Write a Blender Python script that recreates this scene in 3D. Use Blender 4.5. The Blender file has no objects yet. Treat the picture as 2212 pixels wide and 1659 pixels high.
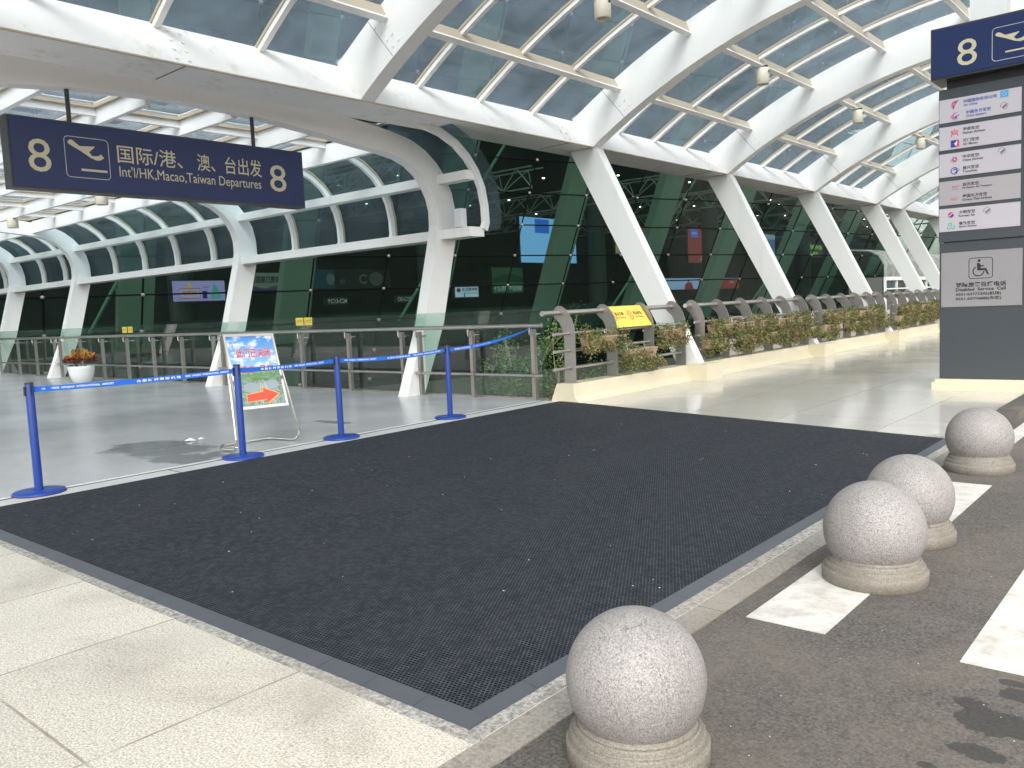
import bpy, math, random
from mathutils import Vector, Matrix
R = math.radians
random.seed(7)
sc = bpy.context.scene
COL = sc.collection
# ------------------------------------------------------------------ camera, sky, sun, exposure
F, YAW, PITCH, ROLL = 1802.5, R(40.724), R(5.247), R(-2.576)
PW, PH = 2212.0, 1659.0
_cy, _sy = math.cos(YAW), math.sin(YAW)
FW = Vector((-_sy*math.cos(PITCH), _cy*math.cos(PITCH), -math.sin(PITCH)))
_rt = Vector((_cy, _sy, 0)); _up = _rt.cross(FW)
_c, _s = math.cos(ROLL), math.sin(ROLL)
RT = _c*_rt + _s*_up; UP = -_s*_rt + _c*_up
CAM = Vector((0, 0, 1.5))
cd = bpy.data.cameras.new('camera'); cam = bpy.data.objects.new('camera', cd); COL.objects.link(cam)
M = Matrix((RT, UP, -FW)).transposed().to_4x4(); M.translation = CAM
cam.matrix_world = M
cd.sensor_width = 36; cd.lens = F/PW*36; cd.clip_start = .05; cd.clip_end = 3000
sc.camera = cam
world = bpy.data.worlds.new('World'); sc.world = world; world.use_nodes = True
wn = world.node_tree; wn.nodes.clear()
wo = wn.nodes.new('ShaderNodeOutputWorld'); wb = wn.nodes.new('ShaderNodeBackground')
sky = wn.nodes.new('ShaderNodeTexSky'); sky.sky_type = 'NISHITA'; sky.sun_disc = False
SUN_EL, SUN_AZ = 46, 140     # azimuth measured clockwise from +Y
sky.sun_elevation = R(SUN_EL); sky.sun_rotation = R(SUN_AZ)
sky.air_density = 1.6; sky.dust_density = 4.0; sky.ozone_density = 1.0
hs = wn.nodes.new('ShaderNodeHueSaturation'); hs.inputs['Saturation'].default_value = .10
wn.links.new(sky.outputs[0], hs.inputs['Color']); tn = wn.nodes.new('ShaderNodeMix'); tn.data_type = 'RGBA'; tn.blend_type = 'MULTIPLY'; tn.inputs[0].default_value = 1; tn.inputs[7].default_value = (1.035, 1.0, .965, 1)
wn.links.new(hs.outputs[0], tn.inputs[6]); wn.links.new(tn.outputs[2], wb.inputs['Color'])
wb.inputs['Strength'].default_value = .15
wn.links.new(wb.outputs[0], wo.inputs['Surface'])
sl = bpy.data.lights.new('sun', 'SUN'); sl.energy = 0.5; sl.angle = R(26); sl.color = (1, .93, .82)
so = bpy.data.objects.new('sun', sl); COL.objects.link(so)
_d = Vector((math.sin(R(SUN_AZ))*math.cos(R(SUN_EL)), math.cos(R(SUN_AZ))*math.cos(R(SUN_EL)), math.sin(R(SUN_EL))))
so.rotation_euler = _d.to_track_quat('Z', 'Y').to_euler()
sc.view_settings.view_transform = 'Standard'; sc.view_settings.look = 'None'
sc.view_settings.gamma = 1; sc.view_settings.use_curve_mapping = False
sc.view_settings.exposure = 1.68
sc.render.engine = 'CYCLES'
sc.cycles.use_denoising = True
sc.cycles.max_bounces = 8; sc.cycles.diffuse_bounces = 4; sc.cycles.glossy_bounces = 3
sc.cycles.transparent_max_bounces = 24; sc.cycles.transmission_bounces = 4
sc.cycles.sample_clamp_indirect = 6
sc.cycles.caustics_reflective = False; sc.cycles.caustics_refractive = False

# ------------------------------------------------------------------ helpers
class MB:
    def __init__(s): s.v = []; s.f = []; s.m = []; s.sm = []
    def add(s, vs, fs, mi=0, smooth=False):
        n = len(s.v); s.v += [tuple(v) for v in vs]
        for f in fs: s.f.append([i+n for i in f]); s.m.append(mi); s.sm.append(smooth)
        return s
    def box(s, x0, x1, y0, y1, z0, z1, mi=0):
        vs = [(x, y, z) for z in (z0, z1) for y in (y0, y1) for x in (x0, x1)]
        return s.add(vs, [(0, 2, 3, 1), (4, 5, 7, 6), (0, 1, 5, 4), (2, 6, 7, 3), (0, 4, 6, 2), (1, 3, 7, 5)], mi)
    def hexa(s, a, b, mi=0):      # two quads a,b (4 pts each) joined
        return s.add(list(a)+list(b), [(3, 2, 1, 0), (4, 5, 6, 7), (0, 1, 5, 4), (1, 2, 6, 5), (2, 3, 7, 6), (3, 0, 4, 7)], mi)
    def prism(s, poly, axis, lo, hi, mi=0, smooth=False):   # poly of 2D pts in the two other axes
        n = len(poly)
        def pt(p, t):
            return {'x': (t, p[0], p[1]), 'y': (p[0], t, p[1]), 'z': (p[0], p[1], t)}[axis]
        vs = [pt(p, lo) for p in poly]+[pt(p, hi) for p in poly]
        fs = [tuple(range(n-1, -1, -1)), tuple(range(n, 2*n))]
        s.add(vs, fs, mi)
        k = len(s.v)-2*n
        for i in range(n):
            s.f.append([k+i, k+(i+1) % n, k+n+(i+1) % n, k+n+i]); s.m.append(mi); s.sm.append(smooth)
        return s
    def strip(s, inner, outer, axis, lo, hi, mi=0):          # curved bar from two matched outlines
        n = len(inner)
        def pt(p, t):
            return {'x': (t, p[0], p[1]), 'y': (p[0], t, p[1]), 'z': (p[0], p[1], t)}[axis]
        vs = []
        for i in range(n): vs += [pt(inner[i], lo), pt(outer[i], lo), pt(outer[i], hi), pt(inner[i], hi)]
        fs = [(3, 2, 1, 0), tuple(4*(n-1)+i for i in range(4))]
        for i in range(n-1):
            a = 4*i; b = a+4
            for j in range(4): fs.append((a+j, a+(j+1) % 4, b+(j+1) % 4, b+j))
        return s.add(vs, fs, mi)
    def tube(s, pts, r, n=10, mi=0, cap=True, smooth=True):
        pts = [Vector(p) for p in pts]; rings = []
        up = None
        for i, p in enumerate(pts):
            t = (pts[min(i+1, len(pts)-1)]-pts[max(i-1, 0)]).normalized()
            if up is None:
                up = Vector((0, 0, 1)) if abs(t.z) < .9 else Vector((1, 0, 0))
            a = t.cross(up).normalized(); b = a.cross(t).normalized(); up = b
            rr = r[i] if isinstance(r, (list, tuple)) else r
            rings.append([p+a*math.cos(2*math.pi*k/n)*rr+b*math.sin(2*math.pi*k/n)*rr for k in range(n)])
        vs = [v for ring in rings for v in ring]; fs = []
        for i in range(len(pts)-1):
            for k in range(n): fs.append((i*n+k, i*n+(k+1) % n, (i+1)*n+(k+1) % n, (i+1)*n+k))
        s.add(vs, fs, mi, smooth)
        if cap: s.add(rings[0], [tuple(range(n))], mi); s.add(rings[-1], [tuple(range(n-1, -1, -1))], mi)
        return s
    def lathe(s, prof, c=(0, 0, 0), n=40, mi=0, smooth=True):
        vs = []; fs = []
        for r, z in prof:
            for k in range(n): a = 2*math.pi*k/n; vs.append((c[0]+r*math.cos(a), c[1]+r*math.sin(a), c[2]+z))
        for i in range(len(prof)-1):
            for k in range(n): fs.append((i*n+k, i*n+(k+1) % n, (i+1)*n+(k+1) % n, (i+1)*n+k))
        s.add(vs, fs, mi, smooth)
        if prof[0][0] > 1e-4: s.add(vs[:n], [tuple(range(n-1, -1, -1))], mi)
        if prof[-1][0] > 1e-4: s.add(vs[-n:], [tuple(range(n))], mi)
        return s
    def sphere(s, c, r, n=14, m=8, mi=0, sz=1):
        return s.lathe([(max(r*math.sin(math.pi*i/m), 0), -r*sz*math.cos(math.pi*i/m)) for i in range(m+1)], c, n, mi)
    def build(s, name, mats, parent=None):
        me = bpy.data.meshes.new(name); me.from_pydata(s.v, [], s.f)
        if not isinstance(mats, (list, tuple)): mats = [mats]
        for m in mats: me.materials.append(m)
        me.polygons.foreach_set('material_index', s.m); me.polygons.foreach_set('use_smooth', s.sm)
        me.update()
        o = bpy.data.objects.new(name, me); COL.objects.link(o)
        if parent:
            o.parent = parent
            o.location = (0, 0, 0)
            bpy_off = parent.get('_o')
            if bpy_off is not None:
                me.transform(Matrix.Translation(-Vector(bpy_off)))
        return o

def tag(o, label=None, cat=None, group=None, kind=None):
    if label: o['label'] = label
    if cat: o['category'] = cat
    if group: o['group'] = group
    if kind: o['kind'] = kind
    return o
def empty(name, loc, label, cat, group=None):
    """Empty at the thing's base. Parts are written in world coordinates and shifted on build."""
    o = bpy.data.objects.new(name, None); COL.objects.link(o); o.location = loc
    o.empty_display_size = .2
    o['_o'] = list(loc)
    return tag(o, label, cat, group)
def sub(mb, name, mats, part, root):
    """sub-part: child of a part (the part sits at its root's origin)"""
    o = mb.build(name, mats); o.data.transform(Matrix.Translation(-Vector(root['_o']))); o.parent = part
    return o
def struct(name, mb, mats):
    o = mb.build(name, mats); o['kind'] = 'structure'; return o
def copy_tree(o, parent=None):
    c = o.copy(); COL.objects.link(c); c.parent = parent
    for ch in list(o.children): copy_tree(ch, c)
    return c
def clean():
    for o in bpy.data.objects:
        if '_o' in o: del o['_o']
def ray(x, y): return (FW*F + RT*(x-PW/2) - UP*(y-PH/2))
def atX(x, y, X): d = ray(x, y); return CAM + d*((X-CAM.x)/d.x)
def atY(x, y, Y): d = ray(x, y); return CAM + d*((Y-CAM.y)/d.y)

# ------------------------------------------------------------------ materials
MATS = {}
def mat(name, col, rough=.5, metal=0., noise=0., nscale=8., bump=0., bscale=200., emis=None, estr=0., spec=.5, coat=0):
    m = bpy.data.materials.new(name); m.use_nodes = True; nt = m.node_tree; b = nt.nodes['Principled BSDF']
    b.inputs['Base Color'].default_value = (*col, 1); b.inputs['Roughness'].default_value = rough
    b.inputs['Metallic'].default_value = metal; b.inputs['Specular IOR Level'].default_value = spec
    b.inputs['Coat Weight'].default_value = coat
    tc = nt.nodes.new('ShaderNodeTexCoord')
    if noise:
        n = nt.nodes.new('ShaderNodeTexNoise'); n.inputs['Scale'].default_value = nscale; n.inputs['Detail'].default_value = 8
        n.inputs['Roughness'].default_value = .6
        r = nt.nodes.new('ShaderNodeMapRange'); r.inputs[1].default_value = .25; r.inputs[2].default_value = .75
        r.inputs[3].default_value = 1-noise; r.inputs[4].default_value = 1+noise
        mx = nt.nodes.new('ShaderNodeVectorMath'); mx.operation = 'SCALE'; mx.inputs[0].default_value = col
        nt.links.new(tc.outputs['Object'], n.inputs['Vector']); nt.links.new(n.outputs['Fac'], r.inputs[0])
        nt.links.new(r.outputs[0], mx.inputs['Scale']); nt.links.new(mx.outputs[0], b.inputs['Base Color'])
    if bump:
        n2 = nt.nodes.new('ShaderNodeTexNoise'); n2.inputs['Scale'].default_value = bscale; n2.inputs['Detail'].default_value = 4
        bp = nt.nodes.new('ShaderNodeBump'); bp.inputs['Strength'].default_value = bump; bp.inputs['Distance'].default_value = .01
        nt.links.new(tc.outputs['Object'], n2.inputs['Vector']); nt.links.new(n2.outputs['Fac'], bp.inputs['Height'])
        nt.links.new(bp.outputs[0], b.inputs['Normal'])
    if emis:
        b.inputs['Emission Color'].default_value = (*emis, 1); b.inputs['Emission Strength'].default_value = estr
    MATS[name] = m
    return m
class N:      # tiny node-graph helper
    def __init__(s, m): s.m = m; s.nt = m.node_tree; s.b = s.nt.nodes['Principled BSDF']; s.L = s.nt.links.new
    def n(s, t, **k):
        x = s.nt.nodes.new('ShaderNode'+t)
        for a, v in k.items(): setattr(x, a, v)
        return x
    def math(s, op, a, b=None, c=None, clamp=False):
        x = s.n('Math', operation=op); x.use_clamp = clamp
        for i, v in enumerate((a, b, c)):
            if v is None: continue
            if isinstance(v, (int, float)): x.inputs[i].default_value = v
            else: s.L(v, x.inputs[i])
        return x.outputs[0]
    def noise(s, vec, scale, detail=6, rough=.6, dist=0):
        x = s.n('TexNoise'); x.inputs['Scale'].default_value = scale; x.inputs['Detail'].default_value = detail
        x.inputs['Roughness'].default_value = rough; x.inputs['Distortion'].default_value = dist
        s.L(vec, x.inputs['Vector']); return x.outputs['Fac']
    def ramp(s, fac, stops):
        x = s.n('ValToRGB'); cr = x.color_ramp
        while len(cr.elements) < len(stops): cr.elements.new(.5)
        for e, (p, c) in zip(cr.elements, stops): e.position = p; e.color = (*c, 1) if len(c) == 3 else c
        s.L(fac, x.inputs[0]); return x.outputs[0]
    def mix(s, fac, a, b, mode='MIX'):
        x = s.n('Mix', data_type='RGBA', blend_type=mode)
        for i, v in ((0, fac), (6, a), (7, b)):
            if isinstance(v, (int, float)): x.inputs[i].default_value = v if i == 0 else (v, v, v, 1)
            elif isinstance(v, tuple): x.inputs[i].default_value = (*v, 1)
            else: s.L(v, x.inputs[i])
        return x.outputs[2]
    def range(s, v, a, b, c=0., d=1.):
        x = s.n('MapRange'); s.L(v, x.inputs[0])
        for i, q in enumerate((a, b, c, d)): x.inputs[i+1].default_value = q
        return x.outputs[0]
    def mapping(s, vec, scale=(1, 1, 1), rot=(0, 0, 0), loc=(0, 0, 0)):
        x = s.n('Mapping'); x.inputs['Scale'].default_value = scale; x.inputs['Rotation'].default_value = rot; x.inputs['Location'].default_value = loc
        s.L(vec, x.inputs[0]); return x.outputs[0]
    def pos(s): return s.n('NewGeometry').outputs['Position']
    def obj(s): return s.n('TexCoord').outputs['Object']
    def bump(s, h, st=.3, d=.01):
        x = s.n('Bump'); x.inputs['Strength'].default_value = st; x.inputs['Distance'].default_value = d
        s.L(h, x.inputs['Height']); s.L(x.outputs[0], s.b.inputs['Normal'])

def white_steel(name, base, dirt=.5):
    m = mat(name, base, .42); g = N(m); p = g.pos()
    big = g.noise(g.mapping(p, (1.2, 1.2, .5)), 1.6, 6, .65)
    streak = g.noise(g.mapping(p, (9, 9, .6)), 1.0, 5, .6)
    fine = g.noise(p, 30, 4)
    f = g.math('MULTIPLY', g.range(big, .5, .78), g.range(streak, .42, .7))
    f2 = g.math('MULTIPLY', g.math('ADD', g.math('MULTIPLY', f, 1.1), g.math('MULTIPLY', g.range(fine, .62, .8), .12), clamp=True), dirt, clamp=True)
    c = g.mix(f2, base, (.50, .43, .34)); g.L(c, g.b.inputs['Base Color'])
    g.L(g.range(big, .3, .7, .36, .55), g.b.inputs['Roughness'])
    return m
W = white_steel('white_painted_steel', (.84, .82, .80), 1.1)
WC = white_steel('white_painted_steel_clean', (.84, .825, .81), .35)
SEAM = mat('seam_grey', (.22, .20, .18), .7)  # plain dark grey for the splice lines on ribs and beam
TAN = white_steel('cream_frame_paint', (.46, .385, .285), .3)
STEEL = mat('brushed_stainless_steel', (.52, .49, .46), .32, 1., .10, 3, .03, 300)
STEELP = mat('satin_steel_plate', (.36, .335, .31), .42, .85, .12, 5, .02, 200)
CHROME = mat('polished_steel', (.66, .63, .59), .14, 1.)
DKGREY = mat('dark_grey_metal', (.055, .057, .06), .45, .3)
BLACK = mat('black_plastic', (.012, .012, .014), .4)
BLUEP = mat('blue_enamel', (.008, .042, .25), .35, 0, .08, 6)
SIGNBLUE = mat('navy_sign_face', (.004, .016, .088), .38, 0, .05, 2)
CREAMTXT = mat('cream_lettering', (.56, .51, .35), .5)
CREAMTXT2 = mat('pale_lettering', (.48, .47, .44), .5)
PILLAR = mat('grey_pillar_cladding', (.058, .066, .076), .38, .25, .04, 3)
YELLOW = mat('yellow_sign', (.80, .62, .10), .45)
CREAM = mat('cream_wall_paint', (.66, .59, .43), .5, 0, .04, 3, .05, 30)
RED = mat('red_print', (.62, .06, .06), .5)
DARKTXT = mat('dark_print', (.02, .017, .02), .5)
GREYTXT = mat('grey_print', (.045, .045, .055), .5)

def glass(name, tint, dirt=.0, dcol=(.3, .36, .42), rough=.05, refl=.5, ior=1.5, pattern=None):
    """sheet glass: tinted transparent + fresnel gloss + a film of dirt (on the facade, painted haze)"""
    m = bpy.data.materials.new(name); m.use_nodes = True; nt = m.node_tree
    nt.nodes.remove(nt.nodes['Principled BSDF']); out = nt.nodes['Material Output']; L = nt.links.new
    tr = nt.nodes.new('ShaderNodeBsdfTransparent'); tr.inputs[0].default_value = (*tint, 1)
    gl = nt.nodes.new('ShaderNodeBsdfGlossy'); gl.inputs['Roughness'].default_value = rough; gl.inputs['Color'].default_value = (refl, refl, refl, 1)
    fr = nt.nodes.new('ShaderNodeFresnel'); fr.inputs['IOR'].default_value = ior
    gb_ = nt.nodes.new('ShaderNodeNewGeometry'); iv = nt.nodes.new('ShaderNodeMath'); iv.operation = 'SUBTRACT'; iv.inputs[0].default_value = 1; L(gb_.outputs['Backfacing'], iv.inputs[1])
    fm = nt.nodes.new('ShaderNodeMath'); fm.operation = 'MULTIPLY'; L(fr.outputs[0], fm.inputs[0]); L(iv.outputs[0], fm.inputs[1])
    mx = nt.nodes.new('ShaderNodeMixShader'); L(fm.outputs[0], mx.inputs[0]); L(tr.outputs[0], mx.inputs[1]); L(gl.outputs[0], mx.inputs[2])
    last = mx
    if dirt:
        df = nt.nodes.new('ShaderNodeBsdfDiffuse'); df.inputs[0].default_value = (*dcol, 1)
        tl = nt.nodes.new('ShaderNodeBsdfTranslucent'); tl.inputs[0].default_value = (*dcol, 1)
        ad = nt.nodes.new('ShaderNodeMixShader'); ad.inputs[0].default_value = .5; L(df.outputs[0], ad.inputs[1]); L(tl.outputs[0], ad.inputs[2])
        geo = nt.nodes.new('ShaderNodeNewGeometry'); nz = nt.nodes.new('ShaderNodeTexNoise'); nz.inputs['Scale'].default_value = 1.3; nz.inputs['Detail'].default_value = 8
        nz.inputs['Roughness'].default_value = .65
        L(geo.outputs['Position'], nz.inputs['Vector'])
        mr = nt.nodes.new('ShaderNodeMapRange'); mr.inputs[1].default_value = .3; mr.inputs[2].default_value = .75; mr.inputs[3].default_value = dirt*.55; mr.inputs[4].default_value = dirt*1.7
        L(nz.outputs['Fac'], mr.inputs[0])
        m2 = nt.nodes.new('ShaderNodeMixShader'); L(mr.outputs[0], m2.inputs[0]); L(mx.outputs[0], m2.inputs[1]); L(ad.outputs[0], m2.inputs[2]); last = m2
    L(last.outputs[0], out.inputs[0])
    return m
G_ROOF = glass('dusty_roof_glass', (.87, .92, .95), .20, (.33, .42, .51), .06, .8)
G_SIDE = glass('dusty_side_glass', (.66, .77, .81), .13, (.28, .34, .37), .06, .8)
G_FACADE = glass('dark_facade_glass', (.64, .74, .70), .018, (.25, .36, .34), .02, .55, 1.45)  # thin teal film is reflected haze put into the colour, lifting the blacks
G_RAIL = glass('green_balustrade_glass', (.80, .895, .86), .03, (.6, .7, .66), .01, .9)

# ground materials ------------------------------------------------
def tiles(name, dark, light, rough0, rough1, x0, px, y0, py, jw=.007, jcol=(.30, .27, .23), stain=.5, spk=170):
    m = mat(name, light, .6); g = N(m); p = g.pos()
    sep = g.n('SeparateXYZ'); g.L(p, sep.inputs[0]); X, Y = sep.outputs[0], sep.outputs[1]
    def line(c, o, per, w):
        f = g.math('FRACT', g.math('DIVIDE', g.math('SUBTRACT', c, o-per*50), per))
        d = g.math('MULTIPLY', g.math('ABSOLUTE', g.math('SUBTRACT', f, .5)), per)     # .5 per at the joint
        return g.math('GREATER_THAN', d, per/2-w)
    wob = g.math('MULTIPLY', g.math('SUBTRACT', g.noise(p, 3.0, 3), .5), .006)
    j = g.math('MAXIMUM', line(g.math('ADD', X, wob), x0, px, jw/2), line(g.math('ADD', Y, wob), y0, py, jw/2))
    # per-tile tint
    cx = g.math('FLOOR', g.math('DIVIDE', g.math('SUBTRACT', X, x0-px*50), px)); cyy = g.math('FLOOR', g.math('DIVIDE', g.math('SUBTRACT', Y, y0-py*50), py))
    cb = g.n('CombineXYZ'); g.L(cx, cb.inputs[0]); g.L(cyy, cb.inputs[1])
    wn_ = g.n('TexWhiteNoise', noise_dimensions='3D'); g.L(cb.outputs[0], wn_.inputs['Vector'])
    sp1 = g.noise(p, spk*.62, 6, .85); sp2 = g.noise(p, spk*.22, 4, .8)
    c = g.mix(g.range(sp1, .42, .58), dark, light)
    c = g.mix(g.math('MULTIPLY', g.range(sp2, .55, .66), .6), c, (dark[0]*.6, dark[1]*.58, dark[2]*.55))
    st = g.noise(p, .9, 7, .6, .6)
    c = g.mix(g.math('MULTIPLY', g.range(st, .5, .8), stain), c, (.20, .17, .135))
    c = g.mix(g.math('MULTIPLY', g.range(g.noise(p, 2.3, 6, .55, .3), .48, .7), stain*.35), c, (.38, .36, .32))
    tint = g.range(wn_.outputs['Value'], 0, 1, .93, 1.05)
    vm = g.n('VectorMath', operation='SCALE'); g.L(c, vm.inputs[0]); g.L(tint, vm.inputs['Scale'])
    near = g.math('MULTIPLY', j, g.range(g.noise(p, 5, 3), .3, .55, .25, .85))
    c = g.mix(near, vm.outputs[0], jcol); g.L(c, g.b.inputs['Base Color'])
    g.L(g.range(st, .35, .65, rough0, rough1), g.b.inputs['Roughness'])
    g.bump(g.math('SUBTRACT', g.math('MULTIPLY', sp1, .25), j), .35 if rough0 > .3 else .03, .004)
    return m
GRAN = tiles('rough_granite_paving', (.29, .262, .215), (.73, .685, .60), .6, .75, -2.96, 1.075, 1.09, .92, .012, (.20, .17, .135), .75)
WALK = tiles('polished_granite_paving', (.44, .42, .385), (.63, .60, .555), .09, .17, -4.15, 1.3, 10.2, 1.45, .010, (.20, .18, .15), .35, 150)
N(WALK).b.inputs['Specular IOR Level'].default_value = .42
def asphalt():
    m = mat('asphalt', (.12, .11, .1), .85); g = N(m); p = g.pos()
    a = g.noise(p, 75, 6, .85); b = g.noise(p, 1.1, 7, .62, .4); c2 = g.noise(p, 14, 6, .7)
    c = g.mix(g.range(a, .4, .64), (.022, .020, .018), (.145, .132, .118))
    c = g.mix(g.math('MULTIPLY', g.range(b, .42, .7), .55), c, (.15, .13, .105))
    c = g.mix(g.math('MULTIPLY', g.range(c2, .52, .72), .5), c, (.035, .032, .028))
    # oil / wet spots with a shape of their own
    sep = g.n('SeparateXYZ'); g.L(p, sep.inputs[0])
    w = g.math('MULTIPLY', g.math('SUBTRACT', g.noise(p, 22, 7, .7), .5), .34)
    tot = None
    for (sx, sy, rx, ry) in SPOTS:
        dx = g.math('DIVIDE', g.math('SUBTRACT', sep.outputs[0], sx), rx); dy = g.math('DIVIDE', g.math('SUBTRACT', sep.outputs[1], sy), ry)
        d = g.math('SQRT', g.math('ADD', g.math('MULTIPLY', dx, dx), g.math('MULTIPLY', dy, dy)))
        s_ = g.math('LESS_THAN', g.math('ADD', d, g.math('MULTIPLY', w, 4)), 1.0)
        tot = s_ if tot is None else g.math('MAXIMUM', tot, s_)
    c = g.mix(g.math('MULTIPLY', tot, .78), c, (.022, .022, .022)); g.L(c, g.b.inputs['Base Color'])
    g.bump(a, .5, .004)
    return m
def gpz(x, y):
    d = ray(x, y); t = -1.5/d.z; return CAM + d*t
SPOTS = []
for (x, y, rx, ry) in ((2150, 1560, .13, .10), (2095, 1517, .055, .045), (2108, 1622, .085, .05), (2200, 1500, .06, .06), (2000, 1650, .03, .02), (2190, 1475, .05, .03)):
    q = gpz(x, y); SPOTS.append((q.x, q.y, rx, ry))
ASPH = asphalt()
def floor_mat():
    m = mat('grey_epoxy_floor', (.36, .37, .39), .25); g = N(m); p = g.pos()
    big = g.noise(g.mapping(p, (.7, 1, 1)), .8, 5, .55); fine = g.noise(g.mapping(p, (1, 6, 1)), 3, 6, .6)
    c = g.mix(g.range(big, .35, .7), (.42, .42, .43), (.50, .50, .51))
    c = g.mix(g.math('MULTIPLY', g.range(fine, .55, .75), .25), c, (.30, .30, .30))
    sep = g.n('SeparateXYZ'); g.L(p, sep.inputs[0])
    w = g.math('MULTIPLY', g.math('SUBTRACT', g.noise(g.mapping(p, (1, 1.5, 1)), 1.7, 7, .6), .5), 1.6)
    tot = None
    for (sx, sy, rx, ry) in ((-9.75, 4.75, .9, .55), (-8.75, 4.5, .5, .28), (-8.6, 4.9, .25, .16), (-10.0, 2.35, .5, .12), (-9.6, 7.2, .45, .12)):
        dx = g.math('DIVIDE', g.math('SUBTRACT', sep.outputs[0], sx), rx); dy = g.math('DIVIDE', g.math('SUBTRACT', sep.outputs[1], sy), ry)
        d = g.math('ADD', g.math('SQRT', g.math('ADD', g.math('MULTIPLY', dx, dx), g.math('MULTIPLY', dy, dy))), w)
        s_ = g.range(d, .78, 1.0, 1, 0)
        tot = s_ if tot is None else g.math('MAXIMUM', tot, s_)
    c = g.mix(g.math('MULTIPLY', tot, .6), c, (.17, .18, .185)); g.L(c, g.b.inputs['Base Color'])
    r = g.range(big, .3, .7, .20, .27)
    g.L(g.mix(tot, r, .12), g.b.inputs['Roughness'])
    g.b.inputs['Specular IOR Level'].default_value = .6
    return m
EPOXY = floor_mat()
STRIPM = mat('threshold_metal_grey', (.50, .495, .49), .4, .0, .12, 2.5)
RAW = tiles('rough_split_granite', (.15, .14, .12), (.42, .405, .38), .8, .9, 0, 200, 0, 200, .001, (.3, .3, .3), .9, 60)
KERBM = tiles('worn_granite_kerb', (.17, .152, .13), (.29, .268, .235), .65, .8, 0, 300, 3.57, .98, .01, (.14, .12, .1), .8, 90)
KERBD = tiles('dark_granite_kerb', (.04, .036, .032), (.085, .078, .07), .7, .85, 0, 300, 10.9, .98, .014, (.05, .045, .04), .5, 90)
def paint_mat():
    m = mat('road_paint', (.74, .71, .66), .6); g = N(m); p = g.pos()
    a = g.noise(p, 5, 9, .75); b = g.noise(g.mapping(p, (1, 4, 1)), 3, 5)
    c = g.mix(g.math('MULTIPLY', g.range(a, .46, .64), .65), (.54, .52, .485), (.26, .235, .20))
    c = g.mix(g.math('MULTIPLY', g.range(b, .58, .75), .4), c, (.38, .35, .31)); g.L(c, g.b.inputs['Base Color']); g.bump(g.noise(p, 120, 3), .3, .003)
    return m
PAINT = paint_mat()
def ballstone(name, a, b, dk):
    m = mat(name, a, .55); g = N(m); p = g.obj()
    n1 = g.noise(p, 170, 5, .85); n2 = g.noise(p, 105, 5, .85); n3 = g.noise(p, 2.5, 5, .6, .8)
    c = g.mix(g.range(n1, .44, .57), b, a)
    c = g.mix(g.math('MULTIPLY', g.range(n2, .56, .62), .8), c, dk)
    c = g.mix(g.math('MULTIPLY', g.range(n3, .48, .72), .5), c, (b[0]*.8, b[1]*.74, b[2]*.68))
    cr = g.noise(p, 3.2, 2, .5, 1.5)
    c = g.mix(g.math('MULTIPLY', g.math('LESS_THAN', g.math('ABSOLUTE', g.math('SUBTRACT', cr, .47)), .0035), .35), c, dk)
    g.L(c, g.b.inputs['Base Color']); g.bump(n1, .25, .003); return m
BALL = ballstone('pink_grey_granite', (.335, .32, .31), (.165, .155, .15), (.045, .04, .04))
BASEST = ballstone('weathered_granite_base', (.235, .215, .185), (.13, .115, .096), (.05, .042, .035))
def matmat():
    m = mat('black_rubber_honeycomb', (.03, .034, .045), .55); g = N(m); p = g.pos()
    s = .0205
    mp = g.mapping(p, (1/s, 1/s, 0), (0, 0, R(0)))
    sep = g.n('SeparateXYZ'); g.L(mp, sep.inputs[0]); U, V = sep.outputs[0], sep.outputs[1]
    h = math.sqrt(3)
    def lat(ou, ov):
        u = g.math('SUBTRACT', g.math('FRACT', g.math('ADD', U, 500+ou)), .5)
        v = g.math('MULTIPLY', g.math('SUBTRACT', g.math('FRACT', g.math('ADD', g.math('DIVIDE', V, h), 500+ov)), .5), h)
        return g.math('SQRT', g.math('ADD', g.math('MULTIPLY', u, u), g.math('MULTIPLY', v, v)))
    d = g.math('MINIMUM', lat(0, 0), lat(.5, .5))
    ring = g.range(g.math('ABSOLUTE', g.math('SUBTRACT', d, .46)), .03, .085, 1, 0)
    hole = g.range(d, .36, .42, 1, 0)
    blot = g.noise(p, 1.2, 5, .6); blot2 = g.noise(p, 26, 3, .6)
    rc = g.mix(g.range(blot2, .4, .65), (.045, .05, .06), (.105, .112, .125))
    c = g.mix(hole, (.010, .0145, .026), (.0035, .0048, .008)); c = g.mix(ring, c, rc)
    c = g.mix(g.math('MULTIPLY', g.range(g.noise(g.mapping(p, (2.2, .5, 1)), 1.1, 6, .6, .5), .45, .72), .30), c, (.042, .042, .045))
    c = g.mix(g.math('GREATER_THAN', g.noise(p, 55, 2, .5), .80), c, (.22, .21, .19))
    spk = g.noise(p, 240, 1, .5)
    g.L(c, g.b.inputs['Base Color'])
    g.b.inputs['Specular IOR Level'].default_value = .15; g.b.inputs['Roughness'].default_value = .7
    g.bump(g.math('SUBTRACT', ring, hole), .6, .006); return m
MATM = matmat()
MATEDGE = mat('grey_rubber_edging', (.066, .073, .084), .45, 0, .08, 6)

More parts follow.
